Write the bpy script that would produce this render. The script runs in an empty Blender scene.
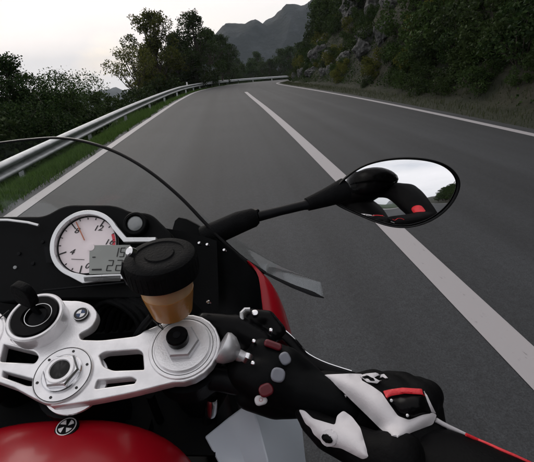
import bpy, bmesh, math, random
import numpy as np
from mathutils import Vector, Matrix, noise
random.seed(7); rng = np.random.default_rng(7)
R = math.radians
S = bpy.context.scene
COL = S.collection

# ------------------------------------------------------------------ camera
FPX, CX, CY, CAMH = 400.0, 267.0, 231.0, 1.2
def unit(v):
    v = np.array(v, float); return v/np.linalg.norm(v)
_Y = unit([(227-CX)/FPX, (65-CY)/FPX, 1]); _rl = R(4.8)
_d = np.array([math.sin(_rl), math.cos(_rl), 0]); _d = unit(_d-_Y*np.dot(_d, _Y))
CM = np.stack([np.cross(_d, _Y), _Y, -_d])          # camera -> world
CAMP = np.array([0, 0, CAMH])
cam = bpy.data.cameras.new('camera'); camo = bpy.data.objects.new('camera', cam); COL.objects.link(camo)
mw = Matrix.Identity(4)
for i in range(3):
    mw[i][0] = CM[i, 0]; mw[i][1] = -CM[i, 1]; mw[i][2] = -CM[i, 2]; mw[i][3] = CAMP[i]
camo.matrix_world = mw
cam.sensor_fit = 'HORIZONTAL'; cam.sensor_width = 36; cam.lens = 36*FPX/534
cam.clip_start = .01; cam.clip_end = 20000
S.camera = camo

# ------------------------------------------------------------------ world, sun, exposure
SUN_EL, SUN_ROT = R(24), R(-24)
wd = bpy.data.worlds.new('World'); S.world = wd; wd.use_nodes = True
wn, wl = wd.node_tree.nodes, wd.node_tree.links
wn.clear()
out = wn.new('ShaderNodeOutputWorld'); bg = wn.new('ShaderNodeBackground'); bg.inputs[1].default_value = .1
sky = wn.new('ShaderNodeTexSky'); sky.sky_type = 'NISHITA'; sky.sun_disc = False
sky.sun_elevation = SUN_EL; sky.sun_rotation = SUN_ROT
tc = wn.new('ShaderNodeTexCoord')
mp = wn.new('ShaderNodeMapping'); mp.inputs['Scale'].default_value = (1.0, 1.0, 2.6)
ns = wn.new('ShaderNodeTexNoise'); ns.inputs['Scale'].default_value = 2.2; ns.inputs['Detail'].default_value = 7; ns.inputs['Roughness'].default_value = .55
cr = wn.new('ShaderNodeValToRGB')                     # cloud thickness -> cloud radiance
e = cr.color_ramp.elements
e[0].position = .25; e[0].color = (.76, .75, .76, 1); e[1].position = .75; e[1].color = (.98, .945, .95, 1)
sc = wn.new('ShaderNodeVectorMath'); sc.operation = 'SCALE'; sc.inputs['Scale'].default_value = 10.0
cv = wn.new('ShaderNodeValToRGB'); e = cv.color_ramp.elements
e[0].position = .30; e[0].color = (.80, .80, .80, 1); e[1].position = .46; e[1].color = (1, 1, 1, 1)
mx = wn.new('ShaderNodeMix'); mx.data_type = 'RGBA'
wl.new(tc.outputs['Generated'], mp.inputs[0]); wl.new(mp.outputs[0], ns.inputs['Vector'])
wl.new(ns.outputs[0], cr.inputs[0]); wl.new(ns.outputs[0], cv.inputs[0]); 
# thinner cloud round the veiled sun: brighter and warmer there
nv = wn.new('ShaderNodeVectorMath'); nv.operation = 'NORMALIZE'; wl.new(tc.outputs['Generated'], nv.inputs[0])
dt = wn.new('ShaderNodeVectorMath'); dt.operation = 'DOT_PRODUCT'; wl.new(nv.outputs[0], dt.inputs[0])
dt.inputs[1].default_value = (math.sin(SUN_ROT)*math.cos(SUN_EL), math.cos(SUN_ROT)*math.cos(SUN_EL), math.sin(SUN_EL))
gl_ = wn.new('ShaderNodeMapRange'); gl_.interpolation_type = 'SMOOTHSTEP'; gl_.inputs[1].default_value = .55; gl_.inputs[2].default_value = 1.0; wl.new(dt.outputs['Value'], gl_.inputs[0])
gm_ = wn.new('ShaderNodeMix'); gm_.data_type = 'RGBA'; gm_.inputs[6].default_value = (.86, .87, .89, 1); gm_.inputs[7].default_value = (1.12, 1.06, 1.0, 1); wl.new(gl_.outputs[0], gm_.inputs['Factor'])
gk = wn.new('ShaderNodeVectorMath'); gk.operation = 'MULTIPLY'; wl.new(cr.outputs[0], gk.inputs[0]); wl.new(gm_.outputs[2], gk.inputs[1]); wl.new(gk.outputs[0], sc.inputs[0])
wl.new(cv.outputs[0], mx.inputs['Factor']); wl.new(sky.outputs[0], mx.inputs[6]); wl.new(sc.outputs[0], mx.inputs[7])
wl.new(mx.outputs[2], bg.inputs[0]); wl.new(bg.outputs[0], out.inputs[0])
sl = bpy.data.lights.new('sun', 'SUN'); sl.energy = .5; sl.angle = R(25); sl.color = (1, .96, .9)
so = bpy.data.objects.new('sun', sl); COL.objects.link(so)
so.rotation_euler = (R(90)-SUN_EL, 0, math.pi-SUN_ROT)
S.view_settings.view_transform = 'Standard'; S.view_settings.look = 'None'
S.cycles.max_bounces = 6; S.cycles.diffuse_bounces = 3; S.cycles.glossy_bounces = 4; S.cycles.volume_bounces = 1
S.cycles.use_adaptive_sampling = True; S.cycles.adaptive_threshold = .03
S.view_settings.exposure = .36; S.view_settings.gamma = 1; S.view_settings.use_curve_mapping = False

# ------------------------------------------------------------------ helpers
def link(o, parent=None):
    COL.objects.link(o)
    if parent is not None: o.parent = parent
    return o
def tag(o, label=None, cat=None, group=None, kind=None):
    if label: o['label'] = label
    if cat: o['category'] = cat
    if group: o['group'] = group
    if kind: o['kind'] = kind
    return o
def empty(name, loc=(0, 0, 0), rz=0):
    o = bpy.data.objects.new(name, None); o.location = loc; o.rotation_euler = (0, 0, rz); o.empty_display_size = .1
    return link(o)
def ob(name, me, parent=None, mat=None):
    if mat is not None:
        me.materials.clear(); me.materials.append(mat)
    return link(bpy.data.objects.new(name, me), parent)
def smooth(me, ang=None):
    me.polygons.foreach_set('use_smooth', [True]*len(me.polygons))
    if ang is not None: me.set_sharp_from_angle(angle=R(ang))
    return me

class MB:
    def __init__(s): s.v = []; s.f = []
    def add(s, vs, fs):
        n = len(s.v); s.v += [tuple(map(float, p)) for p in vs]; s.f += [tuple(i+n for i in f) for f in fs]; return s
    def box(s, c, sz, M=None):
        vs = [Vector((x*sz[0]/2, y*sz[1]/2, z*sz[2]/2)) for z in (-1, 1) for y in (-1, 1) for x in (-1, 1)]
        if M is not None: vs = [M@v for v in vs]
        vs = [v+Vector(c) for v in vs]
        return s.add(vs, [(0, 2, 3, 1), (4, 5, 7, 6), (0, 1, 5, 4), (2, 6, 7, 3), (0, 4, 6, 2), (1, 3, 7, 5)])
    def tube(s, pts, rad, n=12, cap=True, flat=1.0, upv=None):
        pts = [Vector(p) for p in pts]
        if not hasattr(rad, '__len__'): rad = [rad]*len(pts)
        rings = []; prev = None
        for i, p in enumerate(pts):
            t = (pts[min(i+1, len(pts)-1)]-pts[max(i-1, 0)]).normalized()
            if upv is not None: a = Vector(upv)
            elif prev is None: a = Vector((0, 0, 1)) if abs(t.z) < .9 else Vector((1, 0, 0))
            else: a = prev
            b = (a-t*a.dot(t)).normalized(); prev = b; c = t.cross(b)
            rings.append([p+(b*math.cos(k*2*math.pi/n)*flat+c*math.sin(k*2*math.pi/n))*rad[i] for k in range(n)])
        vs = [v for r in rings for v in r]; fs = []
        for i in range(len(rings)-1):
            for k in range(n):
                k2 = (k+1) % n
                fs.append((i*n+k, i*n+k2, (i+1)*n+k2, (i+1)*n+k))
        if cap:
            fs.append(tuple(range(n-1, -1, -1))); m = (len(rings)-1)*n
            fs.append(tuple(m+k for k in range(n)))
        return s.add(vs, fs)
    def lathe(s, prof, o=(0, 0, 0), ax=(0, 0, 1), n=40, closed=False, xdir=None):
        """prof: (radius, height) pairs along axis"""
        ax = Vector(ax).normalized(); o = Vector(o)
        a = Vector(xdir) if xdir is not None else (Vector((1, 0, 0)) if abs(ax.x) < .9 else Vector((0, 1, 0)))
        a = (a-ax*a.dot(ax)).normalized(); b = ax.cross(a)
        vs = []; fs = []; m = len(prof)
        for k in range(n):
            c, q = math.cos(2*math.pi*k/n), math.sin(2*math.pi*k/n)
            vs += [o+ax*h+(a*c+b*q)*r for r, h in prof]
        for k in range(n):
            k2 = (k+1) % n
            for i in range(m-1 if not closed else m):
                j = (i+1) % m
                fs.append((k*m+i, k2*m+i, k2*m+j, k*m+j))
        if not closed:
            if prof[0][0] > 1e-6: fs.append(tuple(k*m for k in range(n-1, -1, -1)))
            if prof[-1][0] > 1e-6: fs.append(tuple(k*m+m-1 for k in range(n)))
        return s.add(vs, fs)
    def ring(s, r0, r1, h0, h1, o, ax, n=48): return s.lathe([(r0, h0), (r1, h0), (r1, h1), (r0, h1)], o, ax, n, True)
    def grid(s, rows, closed=False):
        m = len(rows[0]); vs = [p for r in rows for p in r]; fs = []
        for i in range(len(rows)-1):
            for k in range(m if closed else m-1):
                k2 = (k+1) % m
                fs.append((i*m+k, i*m+k2, (i+1)*m+k2, (i+1)*m+k))
        return s.add(vs, fs)
    def mesh(s, name, sm=35):
        me = bpy.data.meshes.new(name); me.from_pydata(s.v, [], s.f); me.update()
        bm = bmesh.new(); bm.from_mesh(me); bmesh.ops.remove_doubles(bm, verts=bm.verts, dist=1e-6)
        bmesh.ops.recalc_face_normals(bm, faces=bm.faces); bm.to_mesh(me); bm.free()
        if sm: smooth(me, sm)
        return me
    def build(s, name, mat, parent=None, sm=35): return ob(name, s.mesh(name, sm), parent, mat)

def evald(o):
    dg = bpy.context.evaluated_depsgraph_get()
    me = bpy.data.meshes.new_from_object(o.evaluated_get(dg)); return me
def bake(o, sm=35):
    """apply modifiers of a temporary object, return plain mesh"""
    me = evald(o); bpy.data.objects.remove(o)
    if sm: smooth(me, sm)
    return me
def modded(me, *mods):
    o = link(bpy.data.objects.new('tmp', me))
    for typ, kw in mods:
        m = o.modifiers.new(typ, typ)
        for k, v in kw.items(): setattr(m, k, v)
    return bake(o, None)
def blob(chains, voxel, it=6, fac=.5):
    """smooth continuous surface from chains of (point, radius)"""
    mb = MB()
    for ch in chains:
        for i in range(len(ch)):
            p, r = Vector(ch[i][0]), ch[i][1]
            prof = [(math.sin(math.pi*k/10)*r, -math.cos(math.pi*k/10)*r) for k in range(11)]
            prof[0] = (1e-9, -r); prof[-1] = (1e-9, r)
            mb.lathe(prof, p, (0, 0, 1), 16)
            if i+1 < len(ch): mb.tube([p, Vector(ch[i+1][0])], [r, ch[i+1][1]], 16)
    me = bpy.data.meshes.new('b'); me.from_pydata(mb.v, [], mb.f); me.update()
    me = modded(me, ('REMESH', dict(mode='VOXEL', voxel_size=voxel)), ('SMOOTH', dict(iterations=it, factor=fac)))
    return smooth(me)
def flatcurve(polys, extrude, bevel=0, res=2):
    cu = bpy.data.curves.new('c', 'CURVE'); cu.dimensions = '2D'; cu.fill_mode = 'BOTH'
    cu.extrude = extrude; cu.bevel_depth = bevel; cu.bevel_resolution = res
    for pl in polys:
        sp = cu.splines.new('POLY'); sp.points.add(len(pl)-1); sp.use_cyclic_u = True
        for q, p in zip(sp.points, pl): q.co = (p[0], p[1], 0, 1)
    o = link(bpy.data.objects.new('tmp', cu)); me = bake(o, 30); bpy.data.curves.remove(cu); return me
def textmesh(body, size, shear=0, extrude=.0003):
    cu = bpy.data.curves.new('t', 'FONT'); cu.body = body; cu.size = size; cu.shear = shear; cu.extrude = extrude
    cu.align_x = 'CENTER'; cu.align_y = 'CENTER'
    o = link(bpy.data.objects.new('tmp', cu)); me = bake(o, None); bpy.data.curves.remove(cu); return me
def roundpoly(pts, rad, n=5):
    out = []
    N = len(pts)
    for i in range(N):
        p = Vector(pts[i][:2]); a = (Vector(pts[i-1][:2])-p); b = (Vector(pts[(i+1) % N][:2])-p)
        r = pts[i][2] if len(pts[i]) > 2 else rad
        r = min(r, a.length*.45, b.length*.45)
        p0 = p+a.normalized()*r; p1 = p+b.normalized()*r
        for k in range(n+1):
            t = k/n; out.append(tuple(p0*(1-t)**2+p*2*t*(1-t)+p1*t*t))
    return out

# ------------------------------------------------------------------ materials
def mat(name, col, rough=.5, metal=0, var=0, vscale=30, bump=0, bscale=200, col2=None, **kw):
    m = bpy.data.materials.new(name); m.use_nodes = True
    n, l = m.node_tree.nodes, m.node_tree.links; b = n['Principled BSDF']
    b.inputs['Specular IOR Level'].default_value = .07 if max(col) < .012 else .28 if name == 'red_paint' else .5
    b.inputs['Base Color'].default_value = (*col, 1); b.inputs['Roughness'].default_value = rough; b.inputs['Metallic'].default_value = metal
    for k, v in kw.items(): b.inputs[k.replace('_', ' ')].default_value = v
    t = n.new('ShaderNodeTexCoord')
    if var:
        z = n.new('ShaderNodeTexNoise'); z.inputs['Scale'].default_value = vscale; z.inputs['Detail'].default_value = 6
        l.new(t.outputs['Object'], z.inputs['Vector'])
        r = n.new('ShaderNodeValToRGB'); e = r.color_ramp.elements
        c2 = col2 or tuple(c*(1-var) for c in col); c1 = col if col2 else tuple(min(1, c*(1+var)) for c in col)
        e[0].position = .35; e[0].color = (*c2, 1); e[1].position = .65; e[1].color = (*c1, 1)
        l.new(z.outputs[0], r.inputs[0]); l.new(r.outputs[0], b.inputs['Base Color'])
        mr = n.new('ShaderNodeMapRange'); mr.inputs[3].default_value = max(0, rough-.08); mr.inputs[4].default_value = min(1, rough+.1)
        l.new(z.outputs[0], mr.inputs[0]); l.new(mr.outputs[0], b.inputs['Roughness'])
    if bump:
        z = n.new('ShaderNodeTexNoise'); z.inputs['Scale'].default_value = bscale; z.inputs['Detail'].default_value = 4
        l.new(t.outputs['Object'], z.inputs['Vector'])
        bp = n.new('ShaderNodeBump'); bp.inputs['Strength'].default_value = bump; bp.inputs['Distance'].default_value = .002
        l.new(z.outputs[0], bp.inputs['Height']); l.new(bp.outputs[0], b.inputs['Normal'])
    return m
def leafmat(name, c1, c2, rough=.6, tr=.25):
    m = bpy.data.materials.new(name); m.use_nodes = True
    n, l = m.node_tree.nodes, m.node_tree.links; b = n['Principled BSDF']
    g = n.new('ShaderNodeNewGeometry'); r = n.new('ShaderNodeValToRGB'); e = r.color_ramp.elements
    e[0].color = (*c1, 1); e[1].color = (*c2, 1)
    oi = n.new('ShaderNodeObjectInfo'); md = n.new('ShaderNodeMath'); md.operation = 'ADD'
    sb = n.new('ShaderNodeMath'); sb.operation = 'MULTIPLY_ADD'; sb.inputs[1].default_value = .7; sb.inputs[2].default_value = -.2
    l.new(oi.outputs['Random'], sb.inputs[0]); l.new(g.outputs['Random Per Island'], md.inputs[0]); l.new(sb.outputs[0], md.inputs[1])
    l.new(md.outputs[0], r.inputs[0]); l.new(r.outputs[0], b.inputs['Base Color'])
    b.inputs['Roughness'].default_value = rough; b.inputs['Specular IOR Level'].default_value = .10
    t = n.new('ShaderNodeBsdfTranslucent'); l.new(r.outputs[0], t.inputs[0])
    x = n.new('ShaderNodeMixShader'); x.inputs[0].default_value = tr
    l.new(b.outputs[0], x.inputs[1]); l.new(t.outputs[0], x.inputs[2]); l.new(x.outputs[0], n['Material Output'].inputs[0])
    return m

def asphalt_mat():
    m = bpy.data.materials.new('asphalt'); m.use_nodes = True
    n, l = m.node_tree.nodes, m.node_tree.links; b = n['Principled BSDF']
    t = n.new('ShaderNodeTexCoord')
    def nz(scale, det, mapscale=None):
        z = n.new('ShaderNodeTexNoise'); z.inputs['Scale'].default_value = scale; z.inputs['Detail'].default_value = det
        if mapscale:
            q = n.new('ShaderNodeMapping'); q.inputs['Scale'].default_value = mapscale
            l.new(t.outputs['UV'], q.inputs[0]); l.new(q.outputs[0], z.inputs['Vector'])
        else: l.new(t.outputs['Object'], z.inputs['Vector'])
        return z
    big = nz(.5, 4); streak = nz(1, 5, (2.2, .03, 1)); fine = nz(170, 3); mid = nz(28, 4)
    def ramp(src, a, c, p0=.3, p1=.7):
        r = n.new('ShaderNodeValToRGB'); e = r.color_ramp.elements; e[0].position = p0; e[1].position = p1
        e[0].color = (a, a, a, 1); e[1].color = (c, c, c, 1); l.new(src, r.inputs[0]); return r
    cur = None
    sx = n.new('ShaderNodeSeparateXYZ'); l.new(t.outputs['UV'], sx.inputs[0])
    ab = n.new('ShaderNodeMath'); ab.operation = 'ABSOLUTE'; l.new(sx.outputs[0], ab.inputs[0])
    mt = n.new('ShaderNodeMath'); mt.operation = 'MULTIPLY'; mt.inputs[1].default_value = 4.19; l.new(ab.outputs[0], mt.inputs[0])
    cs = n.new('ShaderNodeMath'); cs.operation = 'COSINE'; l.new(mt.outputs[0], cs.inputs[0])
    tr_ = n.new('ShaderNodeMapRange'); tr_.inputs[1].default_value = -1; tr_.inputs[2].default_value = 1; l.new(cs.outputs[0], tr_.inputs[0])
    base = n.new('ShaderNodeRGB'); base.outputs[0].default_value = (.030, .0325, .036, 1); cur = base.outputs[0]
    for src, a, c in ((big.outputs[0], .86, 1.12), (streak.outputs[0], .70, 1.24), (tr_.outputs[0], 1.08, .93), (fine.outputs[0], .6, 1.42), (mid.outputs[0], .85, 1.12)):
        r = ramp(src, a, c); mu = n.new('ShaderNodeMix'); mu.data_type = 'RGBA'; mu.blend_type = 'MULTIPLY'; mu.inputs['Factor'].default_value = 1
        l.new(cur, mu.inputs[6]); l.new(r.outputs[0], mu.inputs[7]); cur = mu.outputs[2]
    l.new(cur, b.inputs['Base Color'])
    b.inputs['Roughness'].default_value = .72; b.inputs['Specular IOR Level'].default_value = .35
    bp = n.new('ShaderNodeBump'); bp.inputs['Strength'].default_value = .5; bp.inputs['Distance'].default_value = .004
    l.new(fine.outputs[0], bp.inputs['Height']); l.new(bp.outputs[0], b.inputs['Normal'])
    return m
def paint_mat():
    m = bpy.data.materials.new('road_paint'); m.use_nodes = True
    n, l = m.node_tree.nodes, m.node_tree.links; b = n['Principled BSDF']; t = n.new('ShaderNodeTexCoord')
    z = n.new('ShaderNodeTexNoise'); z.inputs['Scale'].default_value = 30; z.inputs['Detail'].default_value = 10; z.inputs['Roughness'].default_value = .7
    q = n.new('ShaderNodeMapping'); q.inputs['Scale'].default_value = (1, .35, 1)
    l.new(t.outputs['UV'], q.inputs[0]); l.new(q.outputs[0], z.inputs['Vector'])
    r = n.new('ShaderNodeValToRGB'); e = r.color_ramp.elements
    e[0].position = .29; e[0].color = (.12, .115, .115, 1); e[1].position = .39; e[1].color = (.34, .325, .335, 1)
    l.new(z.outputs[0], r.inputs[0]); l.new(r.outputs[0], b.inputs['Base Color']); b.inputs['Roughness'].default_value = .65
    return m

M = dict(
    asphalt=asphalt_mat(), paint=paint_mat(),
    steel=mat('galvanised_steel', (.47, .49, .51), .45, .45, .15, 6, .1, 60),
    bark=mat('bark', (.045, .035, .028), .9, 0, .4, 8, .6, 30),
    leaf_dark=leafmat('leaf_dark', (.008, .017, .006), (.032, .052, .014)),
    leaf_olive=leafmat('leaf_olive', (.020, .030, .008), (.11, .115, .024), tr=.5),
    leaf_mid=leafmat('leaf_mid', (.010, .024, .007), (.038, .066, .016)),
    grass=leafmat('grass_blade', (.022, .048, .010), (.066, .118, .026), tr=.4),
    dry=leafmat('dry_grass', (.026, .036, .014), (.07, .078, .036), tr=.3),
    rock=mat('rock', (.052, .053, .051), .9, 0, .65, 2.6, 1, 14),
    alu=mat('clamp_aluminium', (.76, .755, .77), .30, .55, .10, 55, .10, 700),
    chrome=mat('machined_steel', (.72, .72, .74), .22, 1, .1, 60),
    black=mat('black_plastic', (.0028, .0032, .0036), .5, 0, .25, 60, .12, 900),
    gloss=mat('gloss_black', (.003, .003, .0034), .25, 0, .2, 40),
    satin=mat('satin_black_metal', (.006, .0065, .0075), .4, .1, .2, 60, .1, 600),
    rubber=mat('rubber', (.004, .0043, .0048), .7, 0, .3, 80, .4, 500),
    red=mat('red_paint', (.30, .003, .010), .32, 0, Coat_Weight=.15, Coat_Roughness=.12),
    white=mat('white_paint', (.68, .75, .84), .3, 0, .05, 10, Coat_Weight=.5, Coat_Roughness=.1),
    dial=mat('dial_face', (.78, .70, .72), .5, 0, .03, 60),
    bezel=mat('bezel_silver', (.62, .63, .64), .28, .6, .06, 50),
    ink=mat('black_ink', (.012, .012, .012), .6, 0, .1, 50),
    redink=mat('red_ink', (.55, .03, .05), .5, 0, .1, 50),
    needle=mat('needle_orange', (.42, .13, .06), .5, 0, .1, 50),
    lcd=mat('lcd_grey', (.25, .265, .25), .3, 0, .06, 40),
    lens=mat('light_lens', (.20, .215, .22), .15, 0, .1, 60),
    fluid=mat('reservoir_plastic', (.55, .36, .19), .3, 0, .15, 40, Subsurface_Weight=.6, Subsurface_Radius=(.02, .012, .006)),
    amber=mat('brake_fluid', (.40, .19, .055), .25, 0, .15, 30, Subsurface_Weight=.5, Subsurface_Radius=(.02, .01, .004)),
    mirror=mat('mirror_glass', (.93, .94, .95), .012, 1),
    leather=mat('black_leather', (.003, .003, .0034), .6, 0, .3, 40, .25, 350),
    steel2=mat('anodised_cap', (.55, .55, .57), .38, .7, .08, 60),
    leather_white=mat('white_leather', (.62, .60, .62), .5, 0, .08, 30, .12, 520),
    leather_red=mat('red_leather', (.62, .015, .025), .45, 0, .1, 60, .3, 420),
    button=mat('grey_button', (.17, .18, .21), .35, 0, .08, 60),
    redbutton=mat('red_button', (.10, .004, .010), .35, 0, .1, 60),
)
def clear_plastic():
    m = bpy.data.materials.new('smoked_screen'); m.use_nodes = True
    n, l = m.node_tree.nodes, m.node_tree.links; n.clear()
    o = n.new('ShaderNodeOutputMaterial'); t = n.new('ShaderNodeBsdfTransparent'); t.inputs[0].default_value = (.94, .955, .955, 1)
    g = n.new('ShaderNodeBsdfGlossy'); g.inputs[0].default_value = (.9, .95, 1, 1); g.inputs['Roughness'].default_value = .06
    fr = n.new('ShaderNodeFresnel'); fr.inputs[0].default_value = 1.13
    x = n.new('ShaderNodeMixShader')
    tc = n.new('ShaderNodeTexCoord'); z = n.new('ShaderNodeTexNoise'); z.inputs['Scale'].default_value = 9; z.inputs['Detail'].default_value = 5
    l.new(tc.outputs['Object'], z.inputs['Vector'])
    mr = n.new('ShaderNodeMapRange'); mr.inputs[3].default_value = .03; mr.inputs[4].default_value = .16
    l.new(z.outputs[0], mr.inputs[0]); l.new(mr.outputs[0], g.inputs['Roughness'])
    x.inputs[0].default_value = .05; l.new(t.outputs[0], x.inputs[1]); l.new(g.outputs[0], x.inputs[2]); l.new(x.outputs[0], o.inputs[0])
    return m
M['screen'] = clear_plastic()

# ------------------------------------------------------------------ road path
ctrl = [(-70, -520, 0), (-16, -260, 0), (-1.5, -130, 0), (1.0, -70, 0), (1.2, -35, 0), (1.15, -5, 0), (1.12, 5, 0), (1.05, 12, -.05), (.95, 20, -.18), (1.0, 30, -.42), (1.6, 42, -.8),
        (2.6, 52, -1.12), (5, 62, -1.4), (9, 69, -1.6), (16, 74, -1.75), (26, 76.5, -1.8), (42, 75, -1.6), (70, 68, -1), (110, 60, 0)]
def catmull(P, step):
    P = [np.array(p, float) for p in P]; P = [2*P[0]-P[1]]+P+[2*P[-1]-P[-2]]; res = []
    for i in range(1, len(P)-2):
        a, b, c, d = P[i-1:i+3]; n = max(2, int(np.linalg.norm(c-b)/step))
        for k in range(n):
            t = k/n
            res.append(.5*((2*b)+(c-a)*t+(2*a-5*b+4*c-d)*t*t+(3*b-3*c+d-a)*t**3))
    res.append(P[-2]); return np.array(res)
path = catmull(ctrl, .7)
path = np.concatenate([path[path[:, 1] < -40][::6], path[path[:, 1] >= -40]])
tang = np.gradient(path[:, :2], axis=0); tang /= np.linalg.norm(tang, axis=1)[:, None]
norm = np.stack([tang[:, 1], -tang[:, 0]], 1)           # points to the right
slen = np.concatenate([[0], np.cumsum(np.linalg.norm(np.diff(path[:, :2], axis=0), axis=1))])
S0 = slen[int(np.argmin(abs(path[:, 1]+90)))]
HL, HR = 3.25, 3.35                                     # edge lines, left and right of centre
def at_off(i, o, dz=0): return (path[i, 0]+norm[i, 0]*o, path[i, 1]+norm[i, 1]*o, path[i, 2]+dz)
def strip(name, offs, dz, m, parent=None, i0=0, i1=None):
    idx = range(i0, len(path) if i1 is None else i1)
    mb = MB().grid([[at_off(i, o, dz) for o in offs] for i in idx])
    me = bpy.data.meshes.new(name); me.from_pydata(mb.v, [], mb.f); me.update(); smooth(me)
    uv = me.uv_layers.new(name='UV'); k = len(offs)
    co = np.array([(offs[v % k], slen[i0+v//k]) for v in range(len(mb.v))])
    li = np.zeros(len(me.loops), int); me.loops.foreach_get('vertex_index', li)
    uv.data.foreach_set('uv', co[li].ravel())
    if me.polygons[0].normal.z < 0: me.flip_normals()
    return ob(name, me, parent, m)
road = tag(strip('road', [-3.45, -2, 0, 2, 3.7], 0, M['asphalt']), kind='structure')
def nearest_i(y): return int(np.argmin(abs(path[:, 1]-y)+(slen > S0+175)*1e3))
strip('edge_line', [-HL-.07, -HL+.07], .004, M['paint'], road)
strip('edge_line', [HR-.08, HR+.08], .004, M['paint'], road)
strip('centre_line', [-.085, .085], .004, M['paint'], road, 0, nearest_i(24.5))

# ------------------------------------------------------------------ ground: valley side left, hillside right
def sst(a, b, x):
    t = np.clip((x-a)/(b-a), 0, 1); return t*t*(3-2*t)
def ground_h(X, Y):
    """terrain height; offset from the road decides verge, drop to the valley or hillside"""
    X = np.asarray(X, float); Y = np.asarray(Y, float); shp = X.shape; x = X.ravel(); y = Y.ravel()
    pp = path[::2]; nn = norm[::2]
    idx = np.empty(len(x), int)
    for a in range(0, len(x), 20000):
        d = (x[a:a+20000, None]-pp[None, :, 0])**2+(y[a:a+20000, None]-pp[None, :, 1])**2
        idx[a:a+20000] = d.argmin(1)
    dx, dy = x-pp[idx, 0], y-pp[idx, 1]
    dist = np.hypot(dx, dy); o = dx*nn[idx, 0]+dy*nn[idx, 1]; o = np.where(o < 0, -dist, dist); zr = pp[idx, 2]
    nzv = np.array([noise.fractal(Vector((a*.13, b*.13, 3.1)), 1.0, 2.0, 5) if -25 < a < 60 and -30 < b < 110 else
                    noise.fractal(Vector((a*.02, b*.02, 7)), 1.0, 2.0, 4)*2 for a, b in zip(x, y)])
    h = np.full(len(x), -.03)
    L = -o-3.45; near = sst(1, 4, np.abs(o)-3.7)
    h = np.where(L > 0, -.03-.66*sst(0, 2.0, L)-.12*np.clip(L-2.2, 0, 2)-.62*np.clip(L-3.2, 0, 45)-.30*np.clip(L-48, 0, 420)+nzv*.5*near, h)
    Rr = o-3.75
    hr = -.03+.06*sst(.1, .9, Rr)+1.25*np.clip(Rr-1.1, 0, 16)+.75*np.clip(Rr-17.5, 0, 60)+.1*np.clip(Rr-77, 0, 300)+nzv*1.5*sst(1.3, 4, Rr)
    hr = np.where(hr > 0, hr*(.30+.70*sst(-22, 3, y)), hr)
    h = np.where(Rr > 0, hr, h)
    return (h+zr).reshape(shp), o.reshape(shp)
def spaced(a, b, fine0, fine1, df, grow=1.16, most=250):
    v = list(np.arange(fine0, fine1, df)); d = df; q = v[-1]
    while q < b: d = min(d*grow, most); q += d; v.append(q)
    d = df; q = fine0
    while q > a: d = min(d*grow, most); q -= d; v.insert(0, q)
    return np.array(v)
gx = spaced(-3000, 3000, -9, 20, .5); gy = spaced(-2500, 3500, -12, 85, .6)
GX, GY = np.meshgrid(gx, gy); GZ, GO = ground_h(GX, GY)
nx, ny = len(gx), len(gy)
V = np.stack([GX, GY, GZ], -1).reshape(-1, 3)
ii = np.arange(nx*ny).reshape(ny, nx)
F = np.stack([ii[:-1, :-1], ii[:-1, 1:], ii[1:, 1:], ii[1:, :-1]], -1).reshape(-1, 4)
gm = bpy.data.meshes.new('ground'); gm.from_pydata(V.tolist(), [], F.tolist()); gm.update(); smooth(gm)
at = gm.attributes.new('offset', 'FLOAT', 'POINT'); at.data.foreach_set('value', GO.ravel())
def ground_mat():
    m = bpy.data.materials.new('ground_soil'); m.use_nodes = True
    n, l = m.node_tree.nodes, m.node_tree.links; b = n['Principled BSDF']; t = n.new('ShaderNodeTexCoord')
    a = n.new('ShaderNodeAttribute'); a.attribute_name = 'offset'
    def nz(s):
        z = n.new('ShaderNodeTexNoise'); z.inputs['Scale'].default_value = s; z.inputs['Detail'].default_value = 8; z.inputs['Roughness'].default_value = .65
        l.new(t.outputs['Object'], z.inputs['Vector']); return z
    def ramp(src, c0, c1, p0=.35, p1=.65):
        r = n.new('ShaderNodeValToRGB'); e = r.color_ramp.elements; e[0].position = p0; e[1].position = p1
        e[0].color = (*c0, 1); e[1].color = (*c1, 1); l.new(src, r.inputs[0]); return r.outputs[0]
    grass = ramp(nz(3).outputs[0], (.012, .024, .010), (.035, .06, .022))
    z2 = nz(1.1); hill = ramp(z2.outputs[0], (.010, .013, .007), (.045, .042, .030), .42, .66)
    verge = ramp(nz(24).outputs[0], (.015, .020, .011), (.042, .044, .030))
    def step(x0, x1):
        q = n.new('ShaderNodeMapRange'); q.inputs[1].default_value = x0; q.inputs[2].default_value = x1; l.new(a.outputs['Fac'], q.inputs[0]); return q.outputs[0]
    def mix(f, c0, c1):
        x = n.new('ShaderNodeMix'); x.data_type = 'RGBA'; l.new(f, x.inputs['Factor']); l.new(c0, x.inputs[6]); l.new(c1, x.inputs[7]); return x.outputs[2]
    c = mix(step(0, .1), grass, verge); c = mix(step(4.3, 5.4), c, hill)
    l.new(c, b.inputs['Base Color']); b.inputs['Roughness'].default_value = .95; b.inputs['Specular IOR Level'].default_value = .2
    bp = n.new('ShaderNodeBump'); bp.inputs['Strength'].default_value = .8; bp.inputs['Distance'].default_value = .08
    l.new(nz(6).outputs[0], bp.inputs['Height']); l.new(bp.outputs[0], b.inputs['Normal'])
    return m
tag(ob('ground', gm, None, ground_mat()), kind='structure')
def gz(x, y):
    z, o = ground_h(np.array([x]), np.array([y])); return float(z[0])

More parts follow.
